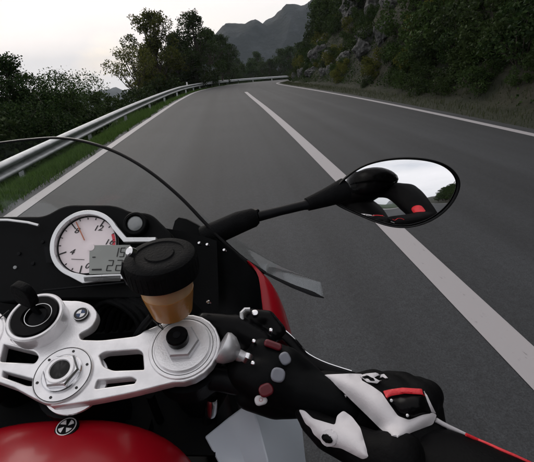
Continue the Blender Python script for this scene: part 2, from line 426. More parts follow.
# mountains
def mountain(name, cx, cy, w, d, prof, rz, seed):
    rows = []
    nu, nv = 110, 30
    for j in range(nv+1):
        v = j/nv; r = []
        for i in range(nu+1):
            u = i/nu; top = np.interp(u, [p[0] for p in prof], [p[1] for p in prof])
            s = math.sin(math.pi*v)**.8
            z = top*s; p = Vector(((u-.5)*w, (v-.5)*d, 0))
            z += noise.fractal(Vector((p.x*.012+seed, p.y*.012, 0)), .9, 2.1, 8)*top*.20*s+noise.noise(Vector((p.x*.09+seed, p.y*.02, 1)))*3.5*s
            z -= abs(noise.noise(Vector((p.x*.03+seed, p.y*.03, 4))))*top*.12*s
            r.append((p.x, p.y, z-30*(1-s)))
        rows.append(r)
    o = MB().grid(rows).build(name, M['mount'], None, 180); o.location = (cx, cy, -6); o.rotation_euler.z = rz
    return tag(o, kind='structure')
def mount_mat():
    m = bpy.data.materials.new('forested_mountain'); m.use_nodes = True
    n, l = m.node_tree.nodes, m.node_tree.links; b = n['Principled BSDF']; t = n.new('ShaderNodeTexCoord')
    z = n.new('ShaderNodeTexNoise'); z.inputs['Scale'].default_value = .07; z.inputs['Detail'].default_value = 9; z.inputs['Roughness'].default_value = .7
    l.new(t.outputs['Object'], z.inputs['Vector'])
    r = n.new('ShaderNodeValToRGB'); e = r.color_ramp.elements; e[0].position = .48; e[0].color = (.006, .013, .016, 1); e[1].position = .75; e[1].color = (.035, .045, .055, 1)  # blue cast of the hazy distance is put into this base colour
    l.new(z.outputs[0], r.inputs[0]); l.new(r.outputs[0], b.inputs['Base Color']); b.inputs['Roughness'].default_value = .95
    bp = n.new('ShaderNodeBump'); bp.inputs['Strength'].default_value = 1; bp.inputs['Distance'].default_value = 3
    l.new(z.outputs[0], bp.inputs['Height']); l.new(bp.outputs[0], b.inputs['Normal'])
    return m
M['mount'] = mount_mat()
mountain('mountain', 95, 430, 330, 200, [(0, 4), (.18, 34), (.22, 42), (.33, 47), (.38, 58), (.5, 68), (.62, 80), (.8, 95), (1, 100)], 0, 2.0)
hl = mountain('hills', -420, 1250, 900, 500, [(0, 40), (.2, 70), (.4, 55), (.6, 85), (.8, 60), (1, 40)], R(8), 9.0); hl.location.z = -130
# ------------------------------------------------------------------ guardrail
def rail_off(i):
    y = path[i, 1] if slen[i] < S0+175 else 90
    return -(HL+float(np.interp(y, [-10, 6, 15, 30, 50, 70], [2.0, 1.9, 1.7, 1.2, 1.1, 1.1])))
def rail_top(i):
    y = path[i, 1] if slen[i] < S0+175 else 90
    return float(np.interp(y, [-10, 6, 15, 30, 50, 70], [-.2, -.15, .05, .40, .6, .6]))
gr = empty('guardrail', (0, 0, 0)); tag(gr, 'galvanised steel guardrail along the grass verge above the valley', 'guardrail')
WP = [(0, 0), (.025, -.012), (.06, -.03), (.078, -.055), (.078, -.085), (.05, -.11), (.012, -.13), (.0, -.155), (.012, -.18), (.05, -.20), (.078, -.225), (.078, -.255), (.06, -.28), (.025, -.298), (0, -.31)]
def rail_panel(i0, i1):
    rows = []
    for i in range(i0, i1+1):
        o, zt = rail_off(i), rail_top(i)
        rows.append([at_off(i, o+a*1.25, zt+b) for a, b in WP]+[at_off(i, o+a*1.25-.005, zt+b) for a, b in WP[::-1]])
    return MB().grid(rows, True).build('rail_panel', M['steel'], gr, 60)
i = nearest_i(-8); iend = len(path)-70
while i < iend:
    j = min(i+6, iend); rail_panel(i, j)
    x, y, z = at_off(i, rail_off(i)-.07, rail_top(i)); 
    rz = math.atan2(tang[i, 1], tang[i, 0])
    Mx = Matrix.Rotation(rz, 3, 'Z'); g0 = gz(x, y)-.35
    mb = MB().box((x, y, (z-.04+g0)/2), (.06, .10, z-.04-g0), Mx)
    p = at_off(i, rail_off(i)-.02, rail_top(i)-.155); mb.box(p, (.08, .07, .2), Mx)
    mb.build('post', M['steel'], gr, None)
    i = j
M['refl'] = mat('reflector_white', (.75, .74, .74), .4, 0, .05, 20)
for y in (34, 46, 57):
    i = nearest_i(y); x, yy, z = at_off(i, rail_off(i)-.03, rail_top(i))
    MB().box((x, yy, z+.11), (.10, .03, .22)).box((x, yy+.02, z-.05), (.03, .02, .2)).build('delineator', M['refl'], gr, None)

# ------------------------------------------------------------------ grass
def blades(n, xr, yr, hmin, hmax, w, name, m, cond, bend=.5):
    X = rng.uniform(*xr, n); Y = rng.uniform(*yr, n)
    Z, Of = ground_h(X, Y); k = cond(Of, X, Y); X, Y, Z = X[k], Y[k], Z[k]; n = len(X)
    H = rng.uniform(hmin, hmax, n); A = rng.uniform(0, 2*np.pi, n); W_ = w*rng.uniform(.6, 1.3, n); Bn = H*bend*rng.uniform(.2, 1, n); D = rng.uniform(0, 2*np.pi, n)
    wx, wy = np.cos(A)*W_/2, np.sin(A)*W_/2; bx, by = np.cos(D)*Bn, np.sin(D)*Bn
    v = np.stack([np.stack([X-wx, Y-wy, Z-.02], 1), np.stack([X+wx, Y+wy, Z-.02], 1),
                  np.stack([X+wx*.7+bx*.35, Y+wy*.7+by*.35, Z+H*.6], 1), np.stack([X-wx*.7+bx*.35, Y-wy*.7+by*.35, Z+H*.6], 1),
                  np.stack([X+bx, Y+by, Z+H], 1)], 1).reshape(-1, 3)
    b = np.arange(n)[:, None]*5
    f = (b+np.array([0, 1, 2, 3])).tolist()+(b+np.array([3, 2, 4])).tolist()
    me = bpy.data.meshes.new(name); me.from_pydata(v.tolist(), [], f); me.update()
    return ob(name, me, None, m)
inL = lambda o, x, y: (o < -3.40) & (o > -6.6)
g1 = blades(70000, (-6, -1.6), (1.5, 14), .05, .16, .010, 'grass', M['grass'], inL, .8)
tag(g1, 'short green grass covering the verge between road and guardrail', 'grass', kind='stuff')
g2 = blades(60000, (-6, 6), (14, 75), .06, .2, .022, 'grass', M['grass'], inL, .8)
tag(g2, 'green roadside grass running along the guardrail round the bend', 'grass', kind='stuff')
g3 = blades(60000, (3.5, 9), (1, 62), .04, .15, .012, 'dry_grass', M['dry'], lambda o, x, y: (o > 3.68) & (o < 5.3) & (rng.random(len(o)) < np.clip((o-3.6)*1.2, .1, 1)), .9)
tag(g3, 'dry yellowish grass on the strip below the rocky slope', 'grass', kind='stuff')

# ------------------------------------------------------------------ plants
def leaves(cent, rad, n, size, seed, squash=1.0, shell=.55):
    """leaf-sized bent faces gathered into sprays through the clump volumes"""
    r = np.random.default_rng(seed); cent = np.array(cent); rad = np.array(rad)
    w = rad**2; w = w/w.sum(); c = r.choice(len(cent), n, p=w)
    d = r.normal(size=(n, 3)); d /= np.linalg.norm(d, axis=1)[:, None]
    q = rad[c][:, None]*d*(shell+(1-shell)*r.random((n, 1))**.6)*np.where(r.random((n, 1)) < .1, 1.25, 1)
    p = cent[c]+q*np.array([1, 1, squash])
    a = r.normal(size=(n, 3))+d*.4; a /= np.linalg.norm(a, axis=1)[:, None]
    b = np.cross(a, r.normal(size=(n, 3))); b /= np.linalg.norm(b, axis=1)[:, None]; cn = np.cross(a, b)
    s = size*r.uniform(.6, 1.35, (n, 1))
    v = np.stack([p-a*s*.5, p+b*s*.32+cn*s*.06, p+a*s*.5, p-b*s*.32+cn*s*.06], 1).reshape(-1, 3)
    f = (np.arange(n)[:, None]*4+np.array([0, 1, 2, 3])).tolist()
    return v, f
def twigs_mesh(branches, name):
    mb = MB()
    for pts, r0, r1 in branches:
        k = len(pts); mb.tube(pts, [r0+(r1-r0)*i/(k-1) for i in range(k)], 7)
    return mb.mesh(name, 60)
def make_tree(seed, H, Wd, nl, size, base=.28, clumps=34, spread=1.0):
    """trunk and crown meshes at origin"""
    r = random.Random(seed); br = []
    tp = []; x = y = 0
    for k in range(7):
        tp.append((x, y, H*.8*k/6-.4)); x += r.uniform(-.04, .04)*H; y += r.uniform(-.04, .04)*H
    br.append((tp, H*.028, H*.006)); cent = []; rad = []
    for k in range(clumps):
        t = r.uniform(base, .97); a = r.uniform(0, 6.283); prof = math.sin(math.pi*min(1, (t-base)/(1-base)*.85+.15))**.7
        R_ = Wd*.5*prof*r.uniform(.25, 1)*spread
        st = Vector(tp[min(6, int(t*5.2))]); en = Vector((math.cos(a)*R_+st.x*.6, math.sin(a)*R_+st.y*.6, H*t))
        md = st.lerp(en, .5)+Vector((0, 0, -H*.03))
        br.append(([st, md, en], H*.010, H*.0025)); cent.append(en); rad.append(Wd*r.uniform(.085, .17))
        for _ in range(2):
            o = en+Vector((r.uniform(-1, 1), r.uniform(-1, 1), r.uniform(-.7, .9)))*Wd*.13
            cent.append(o); rad.append(Wd*r.uniform(.04, .09)); br.append(([en, o], H*.003, H*.001))
    v, f = leaves(cent, rad, nl, size, seed, .8)
    me = bpy.data.meshes.new('crown'); me.from_pydata(v.tolist(), [], f); me.update()
    return twigs_mesh(br, 'trunk'), me
def make_bush(seed, W_, H, nl, size, clumps=12):
    r = random.Random(seed); br = []; cent = []; rad = []
    for k in range(clumps):
        a = r.uniform(0, 6.283); R_ = W_*.5*math.sqrt(r.random())*.85; z = H*r.uniform(-.1, .85)*(1-.5*(R_/(W_*.5))**2)
        en = Vector((math.cos(a)*R_, math.sin(a)*R_, z)); cent.append(en); rad.append(W_*r.uniform(.12, .22))
        br.append(([(r.uniform(-.1, .1), r.uniform(-.1, .1), -.3), (en.x*.5, en.y*.5, z*.6), en], .02, .005))
        if r.random() < .7:
            o = en+Vector((r.uniform(-.3, .3), r.uniform(-.3, .3), r.uniform(.1, .5)))*W_*.4; cent.append(o); rad.append(W_*r.uniform(.05, .09)); br.append(([en, o], .006, .002))
    v, f = leaves(cent, rad, nl, size, seed, .85)
    me = bpy.data.meshes.new('foliage'); me.from_pydata(v.tolist(), [], f); me.update()
    return twigs_mesh(br, 'stem'), me
def plant(name, meshes, lm, x, y, s, rz, label, cat, group=None, sz=1, dz=0, pn=('trunk', 'crown')):
    t = empty(name, (x, y, gz(x, y)+dz), rz); t.scale = (s, s, s*sz); tag(t, label, cat, group)
    for nm, me, m in ((pn[0], meshes[0], M['bark']), (pn[1], meshes[1], lm)):
        o = bpy.data.objects.new(nm, me)
        if not me.materials: me.materials.append(m)
        o.data = me; link(o, t)
        if me.materials[0] is not m:
            o.material_slots[0].link = 'OBJECT'; o.material_slots[0].material = m
    return t
def pxx(px, y, py=75):
    """world x where the sight line through this pixel column reaches forward distance y"""
    d = CM@np.array([(px-CX)/FPX, (py-CY)/FPX, 1.]); return d[0]/d[1]*y
TA = make_tree(1, 9, 6.5, 13000, .20, .2, 44); TB = make_tree(2, 9, 5.5, 13000, .19, .12, 54); TC = make_tree(3, 8, 6.5, 4200, .19, .25, 26, 1.15)
TD = make_tree(5, 10, 7, 15000, .22, .08, 60)
BA = make_bush(11, 2.2, 1.7, 2600, .11); BB = make_bush(12, 2.4, 2.0, 2200, .13, 14); BC = make_bush(13, 1.7, 1.2, 1800, .09, 9)
BD = make_bush(14, 4.2, 3.2, 12000, .085, 26); BUSH = [BA, BB, BC]; FS = ('stem', 'foliage')
# the group of trees behind the guardrail
plant('tree', TB, M['leaf_dark'], pxx(196, 44), 44, .80, .4, 'tall dark tree with dense rounded crown behind the guardrail bend', 'tree', dz=.3)
plant('tree', TA, M['leaf_olive'], pxx(160, 40), 40, .80, 1.9, 'broad olive green tree with yellowing leaves behind the guardrail', 'tree', dz=.6)
plant('tree', TC, M['leaf_olive'], pxx(133, 36), 36, .70, 3.3, 'sparse tree with thin yellowish leaves and sky between its branches', 'tree', dz=.2)
plant('tree', TB, M['leaf_mid'], pxx(178, 50), 50, .80, 2.4, 'mid green tree filling the gap between the olive and dark trees', 'tree')
plant('tree', TA, M['leaf_dark'], pxx(222, 56), 56, .56, 5.1, 'low dark tree at the right end of the roadside clump', 'tree', dz=1.0)
plant('tree', TD, M['leaf_dark'], pxx(182, 46), 46, .60, 1.2, 'low spreading dark tree at the foot of the roadside clump', 'tree', dz=.4)
plant('tree', TB, M['leaf_olive'], pxx(150, 44), 44, .74, 5.0, 'slim yellow green tree between the sparse and the broad tree', 'tree', dz=.3)
plant('tree', TD, M['leaf_mid'], pxx(208, 52), 52, .62, 4.2, 'bushy mid green tree next to the low dark tree', 'tree', dz=.6)
plant('tree', TD, M['leaf_dark'], pxx(231, 66), 66, .56, 2.2, 'dark tree closing the clump where the guardrail curves away', 'tree', dz=.6)
# trees near the verge
plant('tree', TD, M['leaf_mid'], pxx(8, 13), 13, .33, 0.3, 'small dark tree rising beside the guardrail before the valley view', 'tree', dz=.0)
plant('tree', TB, M['leaf_dark'], pxx(-40, 12), 12, .30, 2.0, 'dark leafy tree below the guardrail behind the windscreen edge', 'tree')
k = 0
for px, y, s in [(-20, 9, .9), (12, 10.5, 1.0), (40, 12, 1.0), (30, 15, 1.2), (62, 14, .95), (72, 18, 1.1), (88, 19, .9), (95, 24, 1.15), (106, 27, 1.2), (118, 30, 1.35), (130, 32, 1.3),
                 (142, 33, 1.3), (152, 36, 1.5), (165, 38, 1.5), (176, 40, 1.5), (186, 44, 1.6), (196, 47, 1.6), (205, 52, 1.7), (214, 56, 1.6), (223, 60, 1.6), (50, 19, 1.5), (20, 16, 1.6), (80, 26, 1.6), (-5, 13, 1.5), (-50, 8, 1.2)]:
    x = pxx(px, y); i = nearest_i(y); xr = path[i, 0]+rail_off(i)-1.2; x = min(x, xr-.2)
    zt = gz(x, y); plant('bush', BUSH[k % 3], M['leaf_dark'], x, y, s, k*1.7, 'dark green bush growing just behind the steel guardrail', 'bush', 'bushes behind the guardrail', dz=max(0, -zt-1.6-.01*y)*.55, pn=FS); k += 1
for px, y, s, dz in [(-8, 11.5, .75, .5), (16, 13.2, .8, .5), (40, 15, .8, .4), (58, 19, .9, .6)]:
    plant('bush', BD, M['leaf_mid'], pxx(px, y), y, s, px, 'wide fine leaved green bush rising above the bushes by the rail', 'bush', 'wide bushes by the rail', dz=dz, pn=FS)
# wood beyond the bend
for px, y, s, m_ in [(224, 86, .55, 'leaf_mid'), (233, 90, .62, 'leaf_dark'), (243, 96, .60, 'leaf_dark'), (252, 92, .58, 'leaf_mid'), (262, 98, .62, 'leaf_dark'), (270, 92, .66, 'leaf_dark'), (280, 97, .8, 'leaf_dark'), (291, 92, .9, 'leaf_mid'),
                 (238, 105, .75, 'leaf_dark'), (256, 110, .8, 'leaf_mid'), (300, 100, 1., 'leaf_dark'), (312, 95, 1., 'leaf_dark')]:
    x = pxx(px, y); t = plant('tree', random.choice([TA, TB, TD]), M[m_], x, y, s, px, 'dark tree in the wood beyond the end of the bend', 'tree', 'trees beyond the bend'); t.location.z = max(t.location.z, -4.2)

# ------------------------------------------------------------------ rocky hillside
def rockmesh(seed, squ=(1, 1, 1)):
    bm = bmesh.new(); bmesh.ops.create_icosphere(bm, subdivisions=4, radius=1)
    for v in bm.verts:
        p = v.co.copy(); d = 1+.35*noise.fractal(p*1.1+Vector((seed*7, 0, 0)), .9, 2, 5)
        cell = noise.cell_vector(p*1.7+Vector((seed, 3, 0))); d += (cell.x-.5)*.18
        v.co = Vector((p.x*squ[0], p.y*squ[1], p.z*squ[2]))*d
    me = bpy.data.meshes.new('rock'); bm.to_mesh(me); bm.free(); smooth(me, 28); me.materials.append(M['rock']); return me
RK = [rockmesh(1, (1, .8, 1.2)), rockmesh(2, (1.2, .8, .9)), rockmesh(3, (.9, .9, 1.4))]
def hill_pt(y, off):
    i = nearest_i(y); return at_off(i, off)
hp = []
k = 0
for px, y, off, s, lb in [(345, 27, 5.6, .5, 'pale grey boulder at the foot of the slope, largest by the road edge'), (358, 25, 6.6, .65, 'pale grey rock outcrop on the slope above the roadside boulder'),
                      (320, 33, 5.4, .7, None), (302, 39, 5.3, .7, None), (290, 45, 5.2, .6, None), (390, 22, 7.6, 1.0, None), (372, 24, 8.6, 1.0, None), (410, 19, 7.8, .9, None), (340, 32, 8.2, 1.3, None), (325, 36, 9.2, 1.3, None),
                      (450, 15, 6.2, .5, None), (312, 42, 8.5, 1.4, None), (430, 22, 9.6, 1.1, None), (330, 28, 5.3, .5, None)]:
    x, yy, z = hill_pt(y, off); o = link(bpy.data.objects.new('rock', RK[k % 3])); o.location = (x, yy, gz(x, yy)+.1*s); s *= .62; o.scale = (s, s, s); o.rotation_euler = (k, k*2.1, k*.7)
    tag(o, lb or 'weathered grey rock sticking out of the overgrown slope', 'rock', None if lb else 'rocks on the slope'); k += 1
RSPOT = []
for y, off, s, sq in [(21, 6.0, .62, 0), (22.6, 6.6, .75, 1), (19.2, 6.2, .5, 2), (24.5, 6.0, .5, 0), (29, 6.1, .7, 1), (34, 6.2, .8, 2), (22, 8.0, 1.0, 0), (16.5, 7.3, .7, 1), (27, 8.6, 1.2, 2), (33, 8.4, 1.2, 1), (14, 6.4, .5, 0)]:
    x, yy, z = hill_pt(y, off); o = link(bpy.data.objects.new('rock', RK[sq])); o.location = (x-.15, yy, gz(x, yy)+.25*s); s *= .72; o.scale = (s*.9, s*1.15, s); o.rotation_euler = (y, off, y*.7)
    RSPOT.append((x, yy, s)); tag(o, 'bare grey rock face breaking through the shrubs on the slope', 'rock', 'rock faces on the slope')
r = random.Random(4)
for y in np.arange(3.5, 62, 1.35):
    for off0 in (5.15, 5.6, 6.2, 6.9, 7.7, 8.8, 10.3, 12.4, 14.8):
        if r.random() < .12 or (y < 14 and off0 > 9.5) or (y < 24 and off0 > 12): continue
        off = off0+r.uniform(-.3, .5); yy = y+r.uniform(-.6, .6); x, yy, _ = hill_pt(yy, off)
        if any((x-a)**2+(yy-b)**2 < (.75+.5*c)**2 for a, b, c in RSPOT) and r.random() < .8: continue
        low = off0 < 6.1
        s = r.uniform(.3, .62) if low else r.uniform(.55, .95) if off0 < 8 else r.uniform(.9, 1.6)
        if low and r.random() < .2: continue
        plant('bush', BUSH[r.randrange(3)], M[r.choice(['leaf_dark', 'leaf_dark', 'leaf_mid', 'leaf_olive' if off < 8 else 'leaf_mid'])], x, yy, s, r.uniform(0, 6),
              'low bush at the foot of the rocky slope beside the road' if low else 'dense dark shrub clinging to the steep slope above the road', 'bush', 'bushes at the foot of the slope' if low else 'shrubs on the steep slope', pn=FS, dz=0 if low else .12*s)
for y in np.arange(6.2, 15.5, .62):
    for off in (5.0, 5.55, 6.3):
        if r.random() < .15: continue
        x, yy, _ = hill_pt(y+r.uniform(-.2, .2), off+r.uniform(-.15, .25)); s = r.uniform(.28, .45) if off < 5.3 else r.uniform(.45, .75)
        plant('bush', BUSH[r.randrange(3)], M[r.choice(['leaf_dark', 'leaf_mid'])], x, yy, s, r.uniform(0, 6), 'low bush at the foot of the rocky slope beside the road', 'bush', 'bushes at the foot of the slope', pn=FS, dz=0)
for y in np.arange(2, 74, 2.6):
    for off0 in (9.5, 13, 17.5):
        if off0 == 9.5 and y > 30: continue
        off = off0+r.uniform(-1, 1.5); x, yy, _ = hill_pt(y+r.uniform(-1, 1), off)
        plant('tree', r.choice([TA, TB, TD]), M[r.choice(['leaf_dark', 'leaf_dark', 'leaf_mid'])], x, yy, r.uniform(.42, .62), r.uniform(0, 6), 'dark broadleaf tree standing on the steep slope right of the road', 'tree', 'trees on the steep slope')
# slope behind the bike, seen in the mirror
for y in np.arange(-62, 0, 2.2):
    off = 6.0+r.uniform(-.4, 1.8); x, yy, _ = hill_pt(y, off)
    plant('tree', r.choice([TA, TB]), M['leaf_mid'], x, yy, r.uniform(.5, .8), r.uniform(0, 6), 'green tree on the slope behind the motorcycle, reflected in the mirror', 'tree', 'trees behind the motorcycle')
# ivy and weeds hugging the slope
n = 70000
Yc = 3+rng.random(n)**.8*56; ic = np.array([nearest_i(v) for v in np.linspace(0, 62, 621)])[(Yc*10).astype(int)]
Oc = 4.85+rng.random(n)**1.3*6.5; Xc = path[ic, 0]+norm[ic, 0]*Oc; Yc = path[ic, 1]+norm[ic, 1]*Oc+rng.uniform(-.4, .4, n)
dens = np.array([noise.noise(Vector((a*.7, b*.7, 2))) for a, b in zip(Xc, Yc)]); kk = dens > -.28; Xc, Yc = Xc[kk], Yc[kk]; n = len(Xc)
Zc, _ = ground_h(Xc, Yc); Zc = Zc+rng.random(n)**2*.35
pc = np.stack([Xc, Yc, Zc], 1); a = rng.normal(size=(n, 3)); a /= np.linalg.norm(a, axis=1)[:, None]
b = np.cross(a, rng.normal(size=(n, 3))); b /= np.linalg.norm(b, axis=1)[:, None]; sz_ = rng.uniform(.035, .085, (n, 1))
v = np.stack([pc-a*sz_*.5, pc+b*sz_*.35, pc+a*sz_*.5, pc-b*sz_*.35], 1).reshape(-1, 3)
me = bpy.data.meshes.new('ground_cover'); me.from_pydata(v.tolist(), [], (np.arange(n)[:, None]*4+np.arange(4)).tolist()); me.update()
tag(ob('ground_cover', me, None, M['leaf_mid']), 'dark ivy and weeds creeping over the steep roadside slope', 'ground cover', kind='stuff')
#SECTION3
# ------------------------------------------------------------------ motorcycle
YAW = R(-4)
BO = np.array([-0.164, .289, 0.0])
BM = np.array([[math.cos(YAW), math.sin(YAW), 0], [-math.sin(YAW), math.cos(YAW), 0], [0, 0, 1]])
def LP(px, py, d):
    """pixel and depth -> bike coordinates (right, forward, up; origin on the road below the steering stem)"""
    w = CM@(np.array([(px-CX)/FPX, (py-CY)/FPX, 1.])*d)+CAMP
    return Vector((BM@(w-BO)).tolist())
def onplane(px, py, p0, n):
    o = Vector((BM@(CAMP-BO)).tolist()); d = Vector((BM@(CM@np.array([(px-CX)/FPX, (py-CY)/FPX, 1.]))).tolist())
    return o+d*((Vector(p0)-o).dot(Vector(n))/d.dot(Vector(n)))
bike = empty('motorcycle', BO.tolist(), YAW)
tag(bike, 'red and black sport motorcycle with silver top clamp and smoked windscreen on the road', 'motorcycle')
def part(mb, name, m, parent=None, sm=35): return mb.build(name, m, parent or bike, sm)
def mirrored(o, parent=None):
    c = o.copy(); c.scale = (-1, 1, 1); link(c, parent or bike)
    for ch in o.children:
        k = ch.copy(); link(k, c)
    return c

# --- top clamp
RK_ = R(24)
CN = Vector((0, 0, .959)); CU = Vector((1, 0, 0)); CVv = Vector((0, math.cos(RK_), math.sin(RK_))); CNn = Vector((0, -math.sin(RK_), math.cos(RK_)))
CMAT = Matrix(((CU.x, CVv.x, CNn.x, CN.x), (CU.y, CVv.y, CNn.y, CN.y), (CU.z, CVv.z, CNn.z, CN.z), (0, 0, 0, 1)))
def cp(u, v, w=0): return CN+CU*u+CVv*v+CNn*w
def arc(cx, cy, r, a0, a1, n=14): return [(cx+r*math.cos(R(a0+(a1-a0)*k/n)), cy+r*math.sin(R(a0+(a1-a0)*k/n))) for k in range(n+1)]
mm = .001
outer = []
outer += [(-5, -25, 8), (10, -24.5, 8), (33, -22, 10), (64, -17.5, 10), (88, -12.5, 6)]
outer = roundpoly([(p[0]*mm, p[1]*mm, p[2]*mm) for p in outer], .004)[2:-2]
pts = [(x, y) for x, y in outer]
pts += arc(.102, .0205, .0318, -100, 128)
pts += roundpoly([(.070, .045), (.060, .0325), (.025, .030), (.004, .032), (.0, .040), (.012, .047), (.0135, .060), (.004, .071), (-.010, .076), (-.03, .076)], .006)[6:-6]
pts += arc(-.037, .052, .027, 70, 235, 16)
pts += [(-.062, .037), (-.070, .048)]
pts += arc(-.102, .040, .0318, 45, 290)
pts += [(-.062, .001), (-.040, -.007), (-.020, -.017)]
holes = [roundpoly([(.0265, .016), (.032, .0195), (.0605, .020), (.0655, .0165), (.0695, .0015), (.043, .002), (.033, .006)], .003),
         roundpoly([(.031, -.0075), (.0595, -.0066), (.065, -.009), (.0635, -.0125), (.031, -.0145)], .0025),
         roundpoly([(-.066, .033), (-.034, .0245), (-.028, .019), (-.030, .0125), (-.062, .0155)], .0035),
         roundpoly([(-.056, .007), (-.026, -.001), (-.022, -.008), (-.030, -.008), (-.054, .0)], .0025)]
def grow(h, su, sv, du=0, dv=0):
    cu_ = sum(p[0] for p in h)/len(h); cv_ = sum(p[1] for p in h)/len(h)
    return [(cu_+du+(p[0]-cu_)*su, cv_+dv+(p[1]-cv_)*sv) for p in h]
holes = [grow(holes[0], 1.10, 1.22), grow(holes[1], 1.10, 1.5, 0, .0012), grow(holes[2], 1.10, 1.2), grow(holes[3], 1.12, 1.25)]
me = flatcurve([pts]+holes, .0038, .0016, 3)
me.transform(CMAT@Matrix.Translation((0, 0, -.0054)))
clamp = ob('top_clamp', me, bike, M['alu'])
def cl(prof, u, v, name, m, parent, n=40, w0=0): return part(MB().lathe([(r_*mm, (h+w0)*mm) for r_, h in prof], cp(u, v), CNn, n), name, m, parent)
# raised centre boss, nut, pinholes
cl([(0, 2.5), (24.2, 2.5), (25.4, 1.5), (25.4, -1)], 0, 0, 'boss_disc', M['alu'], clamp, 56)
part(MB().ring(.0238, .0244, .0024, .0027, cp(0, 0), CNn), 'groove', M['ink'], clamp)
cl([(17, 2.6), (17, 4.2), (16, 5), (9, 5)], 0, 0, 'washer', M['chrome'], clamp, 48)
cl([(15.5, 5.2), (15.5, 8.5), (14, 10), (11, 10)], 0.001, 0, 'stem_nut', M['chrome'], clamp, 6)
cl([(12.2, 8), (12.2, 10.8), (11.4, 11.4), (9.0, 11.4), (8.2, 10.5), (8.2, 4)], 0.001, 0, 'nut_collar', M['alu'], clamp, 36)
cl([(0, 10.6), (8.3, 10.6)], 0.001, 0, 'nut_bore', M['ink'], clamp, 24)
for k in range(6):
    a = R(20+60*k); cl([(0, 2.9), (1.2, 2.9), (1.2, 2)], .0207*math.cos(a), .0207*math.sin(a), 'pinhole', M['ink'], clamp, 12)
# fork caps
for s, u, v in ((1, .102, .0205), (-1, -.102, .040)):
    cl([(0, 1.2), (30.2, 1.2), (31, .4), (31, -1)], u, v, 'fork_clamp_ring', M['alu'], clamp, 56)
    part(MB().ring(.0272, .0277, .001, .0014, cp(u, v), CNn), 'ring_groove', M['ink'], clamp)
    cl([(25.5, 1), (25.5, 3), (24.6, 3.8), (0, 3.8)], u, v, 'fork_cap', M['alu'], clamp, 56)
    cl([(16.4, 3.8), (16.4, 9.5), (15, 11), (0, 11)], u, v, 'cap_hexagon', M['steel2'], clamp, 6)
    cl([(9.6, 10.8), (9.6, 18), (8.6, 19.4), (0, 19.4)], u-.002, v+.001, 'preload_adjuster', M['gloss'], clamp, 32)
    cl([(3.4, 19.4), (3.4, 19.9), (0, 19.9)], u-.002, v+.001, 'adjuster_screw', M['satin'], clamp, 16)
    MB().box(cp(u-.024*s, v+.024, .0015), (.0008, .012, .001), CMAT.to_3x3()@Matrix.Rotation(R(35*s), 3, 'Z')).build('clamp_slit', M['ink'], clamp, None)
part(MB().tube([onplane(150.5, 318.5, CN, CNn)+CNn*.001, onplane(164, 331, CN, CNn)+CNn*.001], .0007, 8), 'clamp_slit', M['ink'], clamp)
# ring below the clamp on the stem
part(MB().lathe([(.025, -.009), (.0275, -.010), (.0275, -.0125), (.025, -.015), (.012, -.015), (.012, -.08)], cp(.008, -.003), CNn, 48), 'stem_ring', M['alu'])
# ignition lock and key
ig = (-.037, .052)
lock = cl([(26, 0), (26, 14), (24.6, 15.4), (22.6, 15.4), (21.8, 14.6), (21.8, 8), (0, 8)], *ig, 'ignition_lock', M['alu'], bike, 56)
cl([(21.6, 8.2), (21.6, 15), (20.6, 16.2), (12, 16.2), (11, 15.4), (11, 11), (0, 11)], *ig, 'lock_surround', M['gloss'], lock, 48)
cl([(10.8, 11.2), (10.8, 13), (9.6, 14), (0, 14)], ig[0]+.004, ig[1]-.001, 'key_barrel', M['satin'], lock, 32)
part(MB().ring(.0118, .0124, .0, .0006, cp(ig[0]+.004, ig[1], .0163), CNn), 'barrel_ring', M['bezel'], lock)
kb = MB().box(cp(ig[0]+.001, ig[1]+.004, .022), (.008, .0024, .02), CMAT.to_3x3()@Matrix.Rotation(R(-20), 3, 'Z'))
key = part(kb, 'key', M['satin'], lock, None)
me = flatcurve([roundpoly([(-.009, 0), (.009, 0), (.0105, .010), (.008, .021), (-.008, .021), (-.0105, .010)], .005)], .003, .0015)
me.transform(Matrix.Translation(cp(ig[0]-.004, ig[1]+.008, .026))@(CMAT.to_3x3()@Matrix.Rotation(R(-25), 3, 'Z')@Matrix.Rotation(R(78), 3, 'X')).to_4x4())
ob('key_head', me, lock, M['rubber'])
# round emblem on the tab in front of the stem
def roundel(parent, u, v, w, r, frame):
    """frame: function (u,v,w)->point, normal axis given by lathe axis"""
    o, ax, X = frame(u, v, w)
    em = part(MB().lathe([(0, 0), (r*.98, 0), (r, -.0004), (r, -.001)], o, ax, 32), 'emblem', M['ink'], parent)
    return em
em = cl([(0, 3.2), (6.9, 3.2), (7.3, 2.9), (7.3, 1)], -.0005, .0595, 'emblem', M['ink'], clamp, 36)
part(MB().ring(.0065, .0070, .003, .0034, cp(-.0005, .0595), CNn), 'emblem_rim', M['bezel'], clamp)
mbw, mbb = MB(), MB()
for q in range(4):
    c0 = cp(-.0005, .0595, .0034); ps = [c0]+[c0+(CU*math.cos(R(90*q+9*k))+CVv*math.sin(R(90*q+9*k)))*.0042 for k in range(11)]
    (mbw if q % 2 else mbb).add(ps, [(0, k+1, k+2) for k in range(10)])
part(mbw, 'emblem_quarters', M['refl'], clamp, None)
M['emblue'] = mat('emblem_blue', (.015, .04, .11), .4, 0, .05, 50); part(mbb, 'emblem_quarters', M['emblue'], clamp, None)

